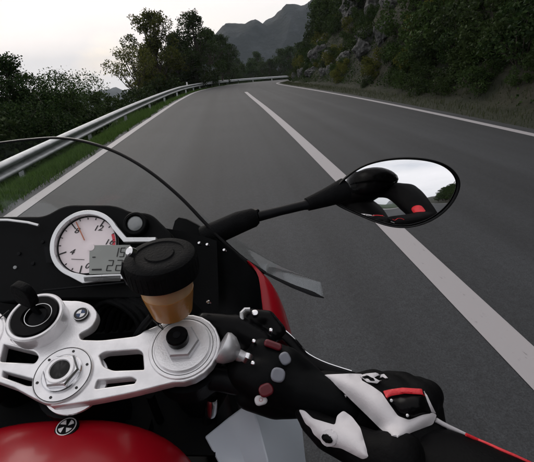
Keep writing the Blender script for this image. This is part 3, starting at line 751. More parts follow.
# --- forks, stem, lower clamp, front wheel
fd = -CNn
for s, u, v in ((1, .102, .0205), (-1, -.102, .040)):
    a = cp(u, v, -.018)
    fk = part(MB().tube([a, a+fd*.42], .0265, 28), 'fork_leg', M['satin'])
    part(MB().tube([a+fd*.40, a+fd*.60], .0215, 24).tube([a+fd*.58, a+fd*.70], .027, 20), 'fork_stanchion', M['chrome'], fk)
part(MB().tube([cp(0, 0, -.02), cp(0, 0, -.24)], .03, 24), 'steering_stem', M['satin'])
part(MB().box(cp(0, .028, -.21), (.27, .075, .04), CMAT.to_3x3()), 'lower_clamp', M['satin'])
ax_ = (cp(.102, .0305, -.018)+fd*.69+cp(-.102, .0305, -.018)+fd*.69)/2
ax_.z = .30
wh = part(MB().lathe([(.03, -.06), (.035, -.02), (.035, .02), (.03, .06)], ax_, (1, 0, 0), 24), 'front_wheel', M['satin'])
part(MB().lathe([(.215, -.045), (.20, -.02), (.20, .02), (.215, .045), (.222, .045), (.222, -.045)], ax_, (1, 0, 0), 64, True), 'rim', M['satin'], wh)
part(MB().lathe([(.21, -.046), (.245, -.058), (.275, -.05), (.293, -.025), (.299, 0), (.293, .025), (.275, .05), (.245, .058), (.21, .046)], ax_, (1, 0, 0), 72, True), 'tyre', M['rubber'], wh)
mb = MB()
for k in range(6):
    a = R(60*k); d = Vector((0, math.cos(a), math.sin(a))); mb.tube([ax_+d*.025, ax_+d*.206], [.014, .010], 10)
part(mb, 'spokes', M['satin'], wh)
part(MB().lathe([(.11, -.07), (.16, -.07), (.16, -.066), (.11, -.066)], ax_, (1, 0, 0), 48, True).lathe([(.11, .066), (.16, .066), (.16, .07), (.11, .07)], ax_, (1, 0, 0), 48, True), 'brake_disc', M['chrome'], wh)
rows = []
for k in range(15):
    a = R(20+9*k); d = Vector((0, math.cos(a), math.sin(a)))
    rows.append([ax_+d*(.325-.03*abs(t)**2)+Vector((t*.065, 0, 0)) for t in (-1, -.6, -.2, .2, .6, 1)])
part(MB().grid(rows), 'mudguard', M['black'])

# --- fuel tank
rows = []
for k in range(30):
    t = (k/29)**1.6; y = .012-.40*t
    zc = .9195+.018*math.sin(math.pi*min(1, t*1.3))-.10*max(0, t-.55)**1.5
    front = min(1, (t/.07))**.5 if t < .07 else 1
    w = (.125+.03*sst(0, .4, t)-.07*sst(.55, 1, t))*(.62+.38*front); zt = zc-.05*(1-front)
    ring = []
    for j in range(25):
        a = math.pi*j/24; c_, s_ = math.cos(a), math.sin(a)
        ring.append((-.012+w*math.copysign(abs(c_)**.8, c_), y, zt-.20+.20*abs(s_)**.42-.25*(w*c_)**2))
    rows.append(ring)
tank = ob('fuel_tank', modded(MB().grid(rows).mesh('t', 180), ('SUBSURF', dict(levels=1))), bike, M['red']); smooth(tank.data)
tp = onplane(67, 428, (0, -.02, .9268), (0, -.12, 1))
tb = part(MB().lathe([(.0095, -.004), (.0095, .0012), (.0085, .002), (0, .002)], tp, (0, -.12, 1), 32), 'tank_screw', M['gloss'], tank)
tn = Vector((0, -.12, 1)).normalized(); tv = Vector((0, 1, .12)).normalized()
part(MB().ring(.0074, .0082, .0016, .0023, tp, tn), 'screw_ring', M['bezel'], tank)
mb = MB()
for q in range(4):
    c0 = tp+tn*.0025; a0 = 90*q+20
    mb.add([c0+(CU*math.cos(R(a0))+tv*math.sin(R(a0)))*.0015]+[c0+(CU*math.cos(R(a0+10*k))+tv*math.sin(R(a0+10*k)))*.0062 for k in range(6)], [(0, k+1, k+2) for k in range(5)])
part(mb, 'screw_marks', M['bezel'], tank, None)

# --- instrument cluster
IA = R(38); ICn = Vector((0, -math.cos(IA), math.sin(IA))); IV = Vector((0, math.sin(IA), math.cos(IA))); IC = LP(85, 243, .45)
roll = R(-3)
IX = (Vector((1, 0, 0))*math.cos(roll)+IV*math.sin(roll)).normalized(); IY = ICn.cross(IX)
def ixy(px, py):
    q = onplane(px, py, IC, ICn)-IC; return (q.dot(IX), q.dot(IY))
IM = Matrix(((IX.x, IY.x, ICn.x, IC.x), (IX.y, IY.y, ICn.y, IC.y), (IX.z, IY.z, ICn.z, IC.z), (0, 0, 0, 1)))
def ip(x, y, w=0): return IC+IX*x+IY*y+ICn*w
cc = ixy(86, 244); rx = (ixy(119.5, 244)[0]-ixy(52, 244)[0])/2*1.0; 
ccx, ccy = cc
def flat(poly, w, th, name, m, parent, bev=0):
    me = flatcurve(poly if isinstance(poly[0][0], (list, tuple)) else [poly], th/2, bev); me.transform(IM@Matrix.Translation((0, 0, w))); return ob(name, me, parent, m)
# housing: dark case behind everything
case = roundpoly([ixy(*p) for p in [(-18, 216), (40, 216), (60, 204), (110, 204), (128, 212), (146, 212), (170, 236), (168, 290), (140, 296), (60, 296), (-10, 300), (-30, 270)]], .012)
cluster = flat(case, -.024, .022, 'instrument_cluster', M['black'], bike, .003)
# silver bezel: circle with a tail running right along the top and bottom of the display
A0 = 52
ringo = arc(ccx, ccy, rx*1.0, 305, 62, 2)[:0]
e1 = [ixy(*p) for p in [(122, 236.5), (127, 239), (156, 238.5)]]; e2 = [ixy(*p) for p in [(156, 241.5), (126, 242)]]
ringo = arc(ccx, ccy, rx, 250, 32, 40)[::1]
out_ = arc(ccx, ccy, rx, 32, 250, 44)+[ixy(*p) for p in [(84, 283), (131, 278), (133, 273)]]
inn_ = [ixy(*p) for p in [(126, 274.5), (88, 276)]]+arc(ccx, ccy, rx*.90, 255, 25, 44)[::1]
poly = e1+e2+[ixy(119, 238)]
bz = out_+[ixy(*p) for p in [(130, 275), (112, 275.3)]]+arc(ccx, ccy, rx*.905, 308, 308, 1)[:0]+[ixy(88, 276.5)]+arc(ccx, ccy, rx*.905, 262, 30, 44)
bz = bz+[ixy(125, 242), ixy(156, 241.8), ixy(156, 238.6), ixy(127, 238.6)]
flat(bz, .000, .006, 'bezel', M['bezel'], cluster, .0008)
# dial
face = arc(ccx, ccy, rx*.91, 0, 360, 60)[:-1]
flat(face, -.0046, .002, 'dial_face', M['dial'], cluster)
me = flatcurve([arc(ccx, ccy, rx*.915, 0, 360, 60)[:-1], arc(ccx, ccy, rx*.855, 0, 360, 60)[:-1]], .0003); me.transform(IM@Matrix.Translation((0, 0, -.0033)))
ob('dial_rim', me, cluster, M['satin'])
def bar(x0, y0, x1, y1, w, width, m, name, parent):
    a, b = ip(x0, y0, w), ip(x1, y1, w); d = (b-a).normalized(); s = ICn.cross(d)*width/2; n_ = ICn*.0003
    MB().add([a-s+n_, a+s+n_, b+s+n_, b-s+n_, a-s-n_, a+s-n_, b+s-n_, b-s-n_], [(0, 3, 2, 1), (4, 5, 6, 7), (0, 1, 5, 4), (2, 3, 7, 6), (1, 2, 6, 5), (3, 0, 4, 7)]).build(name, m, parent, None)
def num(body, px, py, size, m=M['ink']):
    me = textmesh(body, size, .35, .0002); x, y = ixy(px, py); me.transform(IM@Matrix.Translation((x, y, -.0031))@Matrix.Scale(1.25, 4, (1, 0, 0))); ob('numeral', me, cluster, m)
for b, px, py in (('4', 70, 251.5), ('8', 75, 230), ('12', 96.5, 227.5), ('16', 107.5, 241.5), ('0', 85.5, 265.5)): num(b, px, py, .0088)
def tick(px, py, ln, wd, m=M['ink']):
    x, y = ixy(px, py); dx, dy = ccx-x, ccy-y; q = math.hypot(dx, dy); bar(x, y, x+dx/q*ln, y+dy/q*ln, -.0031, wd, m, 'tick_mark', cluster)
for a in (200, 130, 60, -12, 262): # long ticks at 4, 8, 12, 16, 0
    r0 = rx*.86; bar(ccx+r0*math.cos(R(a)), ccy+r0*math.sin(R(a)), ccx+r0*.74*math.cos(R(a)), ccy+r0*.74*math.sin(R(a)), -.0031, .0012, M['ink'], 'tick_mark', cluster)
for a in (244, 226, 182, 165, 148, 112, 95, 78, 42, 24, 6):
    r0 = rx*.84; bar(ccx+r0*math.cos(R(a)), ccy+r0*math.sin(R(a)), ccx+r0*.93*math.cos(R(a)), ccy+r0*.93*math.sin(R(a)), -.0031, .0008, M['ink'], 'tick_mark', cluster)
me = flatcurve([arc(ccx, ccy, rx*.83, -8, 24, 12)+arc(ccx, ccy, rx*.75, 24, -8, 12)], .0002); me.transform(IM@Matrix.Translation((0, 0, -.0032))); ob('red_zone', me, cluster, M['redink'])
hx, hy = ixy(84, 240); tx, ty = ixy(75.5, 221.5); bar(hx, hy, tx, ty, -.0012, .0011, M['needle'], 'needle', cluster)
part(MB().lathe([(.004, -.0034), (.004, -.001), (0, -.0006)], ip(*ixy(90.5, 247)), ICn, 20), 'needle_hub', M['dial'], cluster)
# LCD
lcdp = roundpoly([ixy(*p) for p in [(89, 248), (94, 245), (130, 244.5), (127, 273), (88.5, 274)]], .0008)
lcd = flat(lcdp, -.0022, .0016, 'display', M['lcd'], cluster)
def seg(digit, x, y, w, h, th, sk=.12):
    S7 = {'0': 'abcdef', '1': 'bc', '2': 'abged', '3': 'abgcd', '5': 'afgcd', '7': 'abc', '9': 'abcdfg'}[digit]
    P_ = dict(a=((0, 1), (1, 1)), b=((1, 1), (1, .5)), c=((1, .5), (1, 0)), d=((0, 0), (1, 0)), e=((0, 0), (0, .5)), f=((0, .5), (0, 1)), g=((0, .5), (1, .5)))
    for s_ in S7:
        (a, b), (c, d) = P_[s_]
        f_ = lambda u, v: (x+u*w+v*h*sk, y+v*h)
        p0, p1 = f_(a, b), f_(c, d); bar(*p0, *p1, -.0009, th, M['ink'], 'digit_segment', cluster)
for dgt, px, py, w, h in (('1', 113, 256.5, .004, .010), ('5', 119, 256.5, .0046, .010), ('2', 106, 270.5, .0055, .0115), ('2', 115, 270.3, .0055, .0115)):
    x, y = ixy(px, py); seg(dgt, x, y, w, h, .0008)
bar(*ixy(92, 257), *ixy(95, 257), -.0009, .0010, M['ink'], 'digit_segment', cluster); bar(*ixy(91.5, 269.5), *ixy(101, 269.3), -.0009, .0016, M['ink'], 'digit_segment', cluster)
bar(*ixy(70, 258.5), *ixy(83, 259), -.0031, .0004, M['ink'], 'dial_lettering', cluster)
# shift light, slot, panel trims
lx = ip(*ixy(135, 223.5))
part(MB().lathe([(.0135, -.012), (.0135, .001), (.0125, .002), (.0102, .002), (.0098, .0)], lx, ICn, 36), 'light_housing', M['black'], cluster)
part(MB().lathe([(.0098, -.001), (.007, .0012), (0, .0022)], lx, ICn, 32), 'shift_light', M['lens'], cluster)
flat(roundpoly([ixy(*p) for p in [(85, 277.5), (122, 276), (122, 281.5), (86, 282.5)]], .001), .0033, .001, 'slot', M['ink'], cluster)
for px, py in ((14, 252), (10, 266), (28, 262), (38, 240), (44, 252)):
    part(MB().lathe([(.0022, -.014), (.002, -.0085), (0, -.008)], ip(*ixy(px, py)), ICn, 16), 'indicator_lamp', M['lens'] if px == 10 else M['satin'], cluster)
flat(roundpoly([ixy(*p) for p in [(42, 246), (51, 246), (52, 262), (44, 262)]], .001), -.0045, .001, 'indicator_window', M['satin'], cluster)
part(MB().tube([ip(*ixy(-25, 221), .004), ip(*ixy(10, 221), .004), ip(*ixy(30, 223.5), .004), ip(*ixy(40, 226), .003)], .0016, 8), 'trim_edge', M['bezel'], cluster)
part(MB().tube([ip(*ixy(45, 291), .004), ip(*ixy(85, 287), .004), ip(*ixy(126, 283), .004)], .0011, 8), 'trim_edge', M['satin'], cluster)

# --- cockpit panel: black tray round the cluster down to the forks
rows = []
for v_ in np.linspace(0, 1, 9):
    y, z = .195-.19*v_**1.1, 1.02-.17*v_-.03*math.sin(math.pi*v_)
    rows.append([(x, y-.25*abs(x)**1.5*(1-v_), z-(1.6*x*x if x > 0 else 0)*(1-.7*v_)) for x in np.linspace(-.175, .12, 15)])
me = modded(MB().grid(rows).mesh('p', 180), ('SOLIDIFY', dict(thickness=.004)))
cockpit = ob('cockpit_panel', smooth(me, 40), bike, M['black'])
part(MB().box((0, -.02, .80), (.11, .10, .14)).box((0, .09, .88), (.12, .04, .08)), 'frame_head', M['black'], None, None)
# hoses and wiring in front of the stem
hr = random.Random(3)
for k in range(7):
    x0 = .028+.008*k; pts_ = [(x0, .075, .90), (x0+.012, .085-.002*k, .948+.003*(k % 3)), (x0-.02, .105, .965), (x0-.05, .12, .945), (x0-.07, .12, .9)]
    part(MB().tube(catmull(pts_, .006).tolist(), .0032+.001*(k % 2), 10), 'hose', M['rubber'], cockpit)
part(MB().tube([LP(*p).to_tuple() for p in [(152, 316, .372), (144, 325, .375), (137, 335, .385), (132, 350, .40)]], .0035, 10), 'braided_hose', M['satin'], cockpit)

# --- right inner fairing, outer side fairing
rim = [LP(*p) for p in [(176, 214, .56), (196, 223, .535), (220, 241, .51), (245, 261, .495), (263, 274, .485), (271, 281, .48), (277, 300, .475), (281, 322, .465)]]
inn = [LP(*p) for p in [(130, 236, .50), (150, 262, .475), (165, 290, .45), (190, 325, .435), (215, 345, .425), (235, 352, .42), (250, 352, .42), (262, 350, .42)]]
rim_in = rim[:4]+[LP(*p) for p in [(257, 275, .484), (259, 284, .478), (261, 302, .472), (262, 322, .462)]]
rows = []
for t in np.linspace(0, 1, 9):
    rows.append([a.lerp(b, t)+Vector((0, .015*math.sin(math.pi*t), -.045*math.sin(math.pi*t))) for a, b in zip(rim_in, inn)])
me = modded(MB().grid(rows).mesh('p', 180), ('SUBSURF', dict(levels=1)), ('SOLIDIFY', dict(thickness=.003)))
inner = ob('inner_fairing', smooth(me, 40), bike, M['black'])
inl = mirrored(inner)
# small screws / highlights on the inner fairing
for px, py, d in ((199, 243, .50), (207, 244.5, .50), (208, 302, .42), (224, 250, .49)):
    p = LP(px, py, d-.022); part(MB().lathe([(.0020, -.004), (.0020, 0), (.0014, .0008), (0, .001)], p, (-.2, -.6, .7), 14), 'screw', M['chrome'], inner)
rows = [[p+Vector((0, .001, .002)) for p in rim_in[3:]]]
for t in np.linspace(0, 1, 12):
    rows.append([Vector((p.x+.010*min(1, t*8)+.012*math.sin(math.pi*t*.9), p.y+.16*t, p.z-.43*t-.004*min(1, t*8))) for k, p in enumerate(rim[3:])])
me = modded(MB().grid(rows).mesh('p', 180), ('SOLIDIFY', dict(thickness=.004, offset=1)), ('SUBSURF', dict(levels=1)))
sf = ob('side_fairing', smooth(me, 40), bike, M['red']); mirrored(sf)
# nose joining both sides
rows = []
for t in np.linspace(0, 1, 9):
    rows.append([Vector((s*(.15-.02*t)*math.sin(R(a)), .18+.26*math.cos(R(a))*(1-.25*t*t), .955-.09*math.cos(R(a))**.6-.24*t)) for s, a in [(-1, q) for q in (88, 70, 50, 30, 12)]+[(1, q) for q in (0, 12, 30, 50, 70, 88)]])
me = modded(MB().grid(rows).mesh('p', 180), ('SOLIDIFY', dict(thickness=.004)), ('SUBSURF', dict(levels=1)))
ob('nose_fairing', smooth(me, 40), bike, M['black'])
# pale side panel under the bar
pq = [[(205, 437, .405), (228, 418, .415), (250, 402, .417), (275, 404, .434), (301, 410, .45)],
      [(213, 452, .400), (236, 436, .41), (258, 424, .408), (282, 428, .426), (304, 440, .44)],
      [(222, 470, .395), (246, 466, .40), (268, 462, .396), (290, 468, .412), (308, 478, .43)],
      [(236, 540, .40), (258, 540, .40), (280, 540, .41), (300, 545, .42), (316, 550, .43)]]
me = modded(MB().grid([[LP(*p) for p in r_] for r_ in pq]).mesh('p', 180), ('SOLIDIFY', dict(thickness=.004)), ('BEVEL', dict(width=.001)))
sp_ = ob('side_panel', smooth(me, 25), bike, M['white']); mirrored(sp_)

# --- windscreen
edge = [(-150, 205, .60), (-110, 178, .605), (-60, 156, .60), (-25, 147, .595), (0, 143, .59), (30, 139.5, .58), (60, 138, .57), (90, 143, .56), (120, 154, .55), (150, 172, .54), (180, 197, .53), (210, 228, .518), (240, 256, .505), (265, 273, .495), (290, 285, .488), (308, 292, .484), (324, 298, .48)]
E3 = [LP(*p) for p in edge]
rows = []
for t in np.linspace(0, 1, 10):
    row = []
    for k, p in enumerate(E3):
        u_ = k/(len(E3)-1); bx_ = -.16+.36*u_; base = Vector((.55*bx_+.3*p.x, .36-1.3*(bx_-.02)**2, .93))
        if k > 12: base = p+Vector((-.002*(17-k), .006+.010*(16-k), -.005-.003*(16-k)))
        q = p.lerp(base, t)+Vector((0, .02, .012))*math.sin(math.pi*t); row.append(q)
    rows.append(row)
me = modded(MB().grid(rows).mesh('p', 180), ('SUBSURF', dict(levels=2)))
scr = ob('windscreen', smooth(me), bike, M['screen'])
ce = catmull([tuple(p) for p in E3[:-3]], .006).tolist()
part(MB().tube(ce, .0027, 8, flat=.7), 'screen_edge', M['gloss'], scr)
ce = catmull([tuple(p) for p in E3[-4:]], .004).tolist()
part(MB().tube(ce, [.0022+.0030*k/len(ce) if k < len(ce)-4 else .005*(len(ce)-k)/5 for k in range(len(ce))], 8, flat=.4), 'screen_tip', M['satin'], scr)

# --- mirrors
mo = [(328, 199), (336, 186), (348, 174), (362, 165), (380, 159.5), (400, 157), (420, 157.5), (438, 160.5), (452, 167), (461, 178), (461, 189), (455, 202), (445, 213), (432, 222), (416, 227.5), (400, 229), (384, 226), (368, 220), (352, 213), (338, 207)]
mn = Vector((-.188, -.955, .21)).normalized()
mc = LP(400, 193, .53)
mo3 = [onplane(x, y, mc, mn) for x, y in mo]
ctr = sum(mo3, Vector())/len(mo3)
rows = []
for s_, dd in ((.955, -.0025), (.975, .002), (1.0, .001), (1.012, -.008), (.97, -.026), (.82, -.042), (.5, -.052), (.05, -.055)):
    rows.append([ctr+(p-ctr)*s_+mn*dd for p in mo3])
me = modded(MB().grid(rows, True).mesh('m', 180), ('SUBSURF', dict(levels=2)))
mir = ob('mirror', smooth(me), bike, M['black'])
rows = []
for s_ in (0.001, .2, .4, .6, .8, .9, .958):
    rows.append([ctr+(p-ctr)*s_+mn*(-.0012-.004*s_*s_) for p in mo3])
me = modded(MB().grid(rows, True).mesh('m', 180), ('SUBSURF', dict(levels=1)))
ob('mirror_glass', smooth(me), mir, M['mirror'])
st = [LP(*p) for p in [(204, 238, .53), (240, 222, .527), (254, 217.5, .53), (258, 216.5, .53), (280, 211, .535), (303, 205.5, .54), (307, 204.5, .542), (325, 198, .548), (345, 190, .555)]]
part(MB().tube(st[:4], [.0155, .0145, .0125, .009], 18), 'stalk_boot', M['rubber'], mir)
part(MB().tube(st[3:7], [.0085, .0075, .0078, .009], 18, flat=.8), 'mirror_stalk', M['satin'], mir)
part(MB().tube(st[6:], [.009, .0125, .017, ], 18), 'pivot_boot', M['rubber'], mir)
part(MB().lathe([(.006, -.004), (.006, .002), (.004, .004), (0, .004)], LP(255, 212, .53), (0, 0, 1), 14), 'stalk_bolt', M['gloss'], mir)
ml = bpy.data.objects.new('mirror', mir.data); link(ml, bike); ml.scale = (-1, 1, 1)
for ch in mir.children: link(ch.copy(), ml)

# --- brake fluid reservoir
rc = LP(160.5, 259, .345); rax = Vector((-.02, -.10, 1)).normalized()
res = part(MB().lathe([(.0165, -.0585), (.018, -.057), (.0215, -.040), (.0245, -.022), (.0255, -.012)], rc, rax, 48), 'brake_reservoir', M['fluid'])
part(MB().lathe([(.0168, -.0583), (.0184, -.0568), (.0219, -.040), (.0232, -.0325), (.0215, -.0322)], rc, rax, 48), 'brake_fluid', M['amber'], res)
n_ = 72; prof = []
mb = MB()
cap = MB()
pr = [(.0265, -.0175), (.0310, -.016), (.0312, .000), (.0300, .0035), (.0275, .0052), (.0215, .0056), (.0205, .0046), (.0130, .0046), (.0120, .0058), (0, .0060)]
cap.lathe(pr, rc, rax, 72)
co = part(cap, 'reservoir_cap', M['rubber'], res)
mb = MB(); a_ = Vector((1, 0, 0)); a_ = (a_-rax*a_.dot(rax)).normalized(); b_ = rax.cross(a_)
for k in range(36):
    d = a_*math.cos(R(10*k))+b_*math.sin(R(10*k)); mb.tube([rc+d*.0306+rax*-.0145, rc+d*.0308+rax*-.001, rc+d*.0297+rax*.0025], [.0008, .0008, .0004], 6)
part(mb, 'cap_ribs', M['rubber'], res)
part(MB().lathe([(.0042, -.003), (.0042, .002), (.003, .003), (0, .003)], LP(131, 252, .335), (-.5, -.6, .6), 18), 'bracket_screw', M['chrome'], res)
part(MB().tube([LP(*p) for p in [(128, 262, .35), (126, 272, .352), (131, 281, .355), (140, 288, .36)]], .005, 10), 'reservoir_bracket', M['gloss'], res)
part(MB().tube(catmull([tuple(LP(*p)) for p in [(168, 316, .372), (178, 324, .39), (200, 330, .40), (222, 340, .395), (240, 352, .385)]], .006).tolist(), .0055, 12), 'reservoir_hose', M['rubber'], res)

# --- right bar, controls
b0, b1, b2, b3 = Vector((.100, .022, .935)), Vector((.175, .006, .925)), Vector((.235, -.012, .915)), Vector((.305, -.030, .900))
bar_ = part(MB().lathe([(.034, -.012), (.034, .012), (.028, .012), (.028, -.012)], cp(.102, .0205, -.034), CNn, 40, True).tube([b0+(b1-b0)*.3, b1, b2, b3], .0115, 18), 'handlebar', M['satin'])
grip = MB(); gp = [b1.lerp(b2, .7)]+[b2.lerp(b3, t) for t in np.linspace(0, .95, 24)]
grip.tube(gp, [.0185]+[.0165+(.0008 if k % 2 else 0) for k in range(24)], 24)
part(grip, 'grip', M['rubber'], bar_)
part(MB().tube([b3, b3+(b3-b2).normalized()*.012], [.0155, .0145], 20), 'bar_end', M['satin'], bar_)
mirrored(bar_)
swc = LP(268, 378, .36)
dirb = (b2-b1).normalized()
sw = ob('switch_housing', blob([[(LP(248, 372, .372), .020), (LP(268, 378, .365), .024), (LP(292, 386, .362), .023), (LP(312, 394, .358), .021)], [(LP(262, 352, .372), .013), (LP(285, 366, .366), .018), (LP(305, 384, .365), .019)], [(LP(250, 395, .37), .014), (LP(275, 402, .365), .015), (LP(300, 402, .36), .014)], [(LP(300, 390, .357), .02), (LP(330, 400, .353), .019), (LP(345, 408, .352), .018)]], .002), bike, M['black'])
def btn(px, py, d, w, h, name, m, rot=0, th=.005):
    p = LP(px, py, d); o_ = Vector((BM@(CAMP-BO)).tolist()); n2 = (o_-p).normalized(); x2 = Vector((1, 0, 0)); x2 = (x2-n2*x2.dot(n2)).normalized(); y2 = n2.cross(x2)
    me = flatcurve([roundpoly([(-w/2, -h/2), (w/2, -h/2), (w/2, h/2), (-w/2, h/2)], min(w, h)*.45)], th/2, .0018, 4)
    Mt = Matrix(((x2.x, y2.x, n2.x, p.x), (x2.y, y2.y, n2.y, p.y), (x2.z, y2.z, n2.z, p.z), (0, 0, 0, 1)))@Matrix.Rotation(R(rot), 4, 'Z'); me.transform(Mt)
    return ob(name, me, sw, m), Mt
btn(278, 375, .340, .0086, .0084, 'button', M['button'], -15)
btn(285, 358.5, .348, .0058, .0074, 'button', M['button'], 25)
btn(266, 390, .343, .0092, .0072, 'kill_switch', M['redbutton'], 20)
_, Mt = btn(261, 400, .345, .0075, .005, 'switch_symbol_plate', M['leather_white'], 12, .003)
me = textmesh('O', .0045, 0, .0003); me.transform(Mt@Matrix.Translation((0, 0, .0030))); ob('switch_symbol', me, sw, M['redink'])
btn(273, 345, .361, .013, .003, 'starter_rocker', M['redbutton'], -22)
for px, py, d in ((253, 363, .352), (237, 378, .365), (254, 341, .37), (271, 330, .375)):  # bright screw heads, kept tiny to act as glints on the dark housing
    part(MB().lathe([(.0018, -.006), (.0018, .0002), (.0012, .0008), (0, .0008)], LP(px, py, d-.008), (.1, -.6, .75), 12), 'screw', M['chrome'], sw)
# master cylinder with banjo
mcyl = ob('master_cylinder', blob([[(LP(205, 325, .40), .013), (LP(235, 330, .40), .016), (LP(262, 345, .395), .015)], [(LP(225, 335, .395), .012), (LP(240, 352, .39), .012)], [(LP(250, 318, .41), .010), (LP(268, 318, .41), .008), (LP(278, 332, .405), .009)]], .002), bike, M['gloss'])
bj0, bj1 = LP(221, 346, .362), LP(250, 361, .365); bd = (bj1-bj0)
part(MB().lathe([(.0135, 0), (.0145, .003), (.0130, .009), (.0075, .016), (.0055, .017), (.0055, .025), (.004, .027), (0, .027)], bj0, bd, 32), 'banjo_bolt', M['steel2'], mcyl)
part(MB().lathe([(.0050, 0), (.0056, .002), (.0056, .006), (.004, .008), (0, .008)], LP(244, 357, .36), bd, 6), 'banjo_hexagon', M['chrome'], mcyl)
# short lever pivot bits with bright edges
part(MB().tube(catmull([tuple(LP(*p)) for p in [(243, 322, .40), (241, 313, .402), (246, 309, .404), (253, 310, .404)]], .003).tolist(), [.0016]*3+[.0024]*40, 8) if False else MB().tube([LP(*p) for p in [(242, 321, .395), (241.5, 313, .397), (245, 309.5, .4), (250, 309.5, .4)]], .0022, 8), 'lever_spring', M['bezel'], mcyl)
part(MB().lathe([(.0032, -.004), (.0032, .001), (.0024, .0015), (0, .0015)], LP(255, 313, .40), (0, -.4, 1), 16), 'pivot_screw', M['chrome'], mcyl)
lv = catmull([tuple(LP(*p)) for p in [(262, 322, .41), (280, 332, .405), (294, 344, .40), (305, 357, .395), (322, 367, .39), (345, 375, .388), (375, 384, .385), (395, 392, .38), (408, 402, .375)]], .006).tolist()
lever = part(MB().tube(lv, [.0075]*3+[.0062]*(len(lv)-3), 14, flat=.6), 'brake_lever', M['gloss'])
part(MB().tube([Vector(p)+Vector((0, .004, .004)) for p in lv[3:16]], .0011, 8), 'lever_highlight', M['chrome'], lever)  # bright strip imitating the highlight along the black lever
lever2 = mirrored(lever)
# brake line and wiring falling beside the fork
for k, ps in enumerate([[(225, 350, .40), (222, 372, .41), (218, 395, .42), (205, 425, .43)], [(232, 358, .40), (226, 385, .41), (214, 408, .42), (196, 445, .43)], [(205, 360, .405), (200, 385, .415), (190, 420, .43), (180, 450, .44)], [(150, 395, .40), (160, 420, .42), (175, 450, .44)]]):
    part(MB().tube(catmull([tuple(LP(*p)) for p in ps], .008).tolist(), .006-.0006*k, 12), 'brake_hose', M['rubber'], mcyl)
part(MB().lathe([(.005, -.004), (.006, .0), (.006, .012), (.005, .016)], LP(211, 412, .405), (.15, .1, 1), 18), 'hose_ferrule', M['chrome'], mcyl)

# --- rest of the machine (below and behind the rider's view)
part(MB().box((0, -.05, .52), (.30, .42, .34)).box((0, -.35, .55), (.22, .3, .3)), 'engine', M['satin'], None, None)
for s in (1, -1):
    part(MB().tube([(s*.06, .0, .80), (s*.15, -.16, .76), (s*.16, -.36, .66), (s*.12, -.50, .48), (s*.11, -.54, .34)], .032, 14, flat=1.3), 'frame_spar', M['satin'])
    part(MB().tube([(s*.10, -.52, .36), (s*.10, -.78, .33), (s*.10, -1.06, .31)], .025, 12, flat=1.4), 'swingarm', M['satin'])
    part(MB().tube([(s*.13, -.52, .33), (s*.24, -.56, .36)], .010, 10), 'foot_peg', M['chrome'])
ra = Vector((0, -1.06, .31))
rw = part(MB().lathe([(.03, -.08), (.04, -.02), (.04, .02), (.03, .08)], ra, (1, 0, 0), 24), 'rear_wheel', M['satin'])
part(MB().lathe([(.215, -.07), (.20, -.03), (.20, .03), (.215, .07), (.222, .07), (.222, -.07)], ra, (1, 0, 0), 64, True), 'rim', M['satin'], rw)
part(MB().lathe([(.21, -.07), (.24, -.093), (.27, -.085), (.30, -.045), (.309, 0), (.30, .045), (.27, .085), (.24, .093), (.21, .07)], ra, (1, 0, 0), 72, True), 'tyre', M['rubber'], rw)
mb = MB()
for k in range(5):
    a = R(72*k); d = Vector((0, math.cos(a), math.sin(a))); mb.tube([ra+d*.03, ra+d*.206], [.018, .012], 10)
part(mb, 'spokes', M['satin'], rw)
rows = [[(w*math.cos(a), y, z+h*math.sin(a)) for a in np.linspace(-.6, math.pi+.6, 15)] for y, z, w, h in ((-.38, .74, .10, .06), (-.5, .75, .14, .055), (-.7, .77, .14, .05), (-.85, .82, .12, .05), (-1.02, .89, .08, .04), (-1.16, .93, .04, .02))]
part(MB().grid(rows), 'seat_tail', M['red'])
part(MB().grid([[(x, y, z+.004-.15*x*x) for x in np.linspace(-.12, .12, 9)] for y, z in ((-.40, .80), (-.5, .806), (-.65, .816), (-.8, .84))]), 'seat', M['leather'])
part(MB().tube([(.12, -.30, .32), (.15, -.6, .30), (.17, -.9, .42), (.18, -1.05, .47)], [.03, .035, .06, .06], 20), 'exhaust', M['chrome'])
#SECTION4
# ------------------------------------------------------------------ rider
rider = empty('person', BO.tolist(), YAW)
tag(rider, 'rider in black leather suit and white armoured gloves gripping the throttle', 'person')
Vv = Vector
wr = LP(441, 487, .302); el = Vv((.465, -.325, .905)); sh = Vv((.33, -.52, 1.12))
fa1 = LP(502, 522, .272)
body = [
    [(Vv((0, -.66, .95)), .135), (Vv((.05, -.62, 1.05)), .14), (Vv((.11, -.56, 1.14)), .14), (Vv((.13, -.54, 1.18)), .10), (Vv((.16, -.50, 1.27)), .06)],
    [(Vv((-.12, -.53, 1.15)), .075), (Vv((.11, -.55, 1.15)), .12), (sh+Vv((-.03, 0, .02)), .09)],
    [(sh, .10), (sh.lerp(el, .5), .085), (el, .062), (el.lerp(fa1, .4), .049), (fa1, .046), (wr, .0425)],
    [(Vv((-.12, -.53, 1.13)), .066), (Vv((-.26, -.42, 1.02)), .055), (Vv((-.38, -.28, .92)), .047), (Vv((-.34, -.14, .915)), .042), (Vv((-.295, -.075, .91)), .034)],
]
for s in (1, -1):
    kn = Vv((s*.27, -.30, .70)); hp_ = Vv((s*.09, -.68, .93)); an = Vv((s*.21, -.66, .40))
    body.append([(hp_, .10), (hp_.lerp(kn, .5), .085), (kn, .066), (kn.lerp(an, .35), .058), (an, .045), (an+Vv((0, .06, -.045)), .04), (an+Vv((.01*s, .17, -.06)), .032)])
bd_ = ob('body', blob(body, .007, 10, .5), rider, M['leather'])
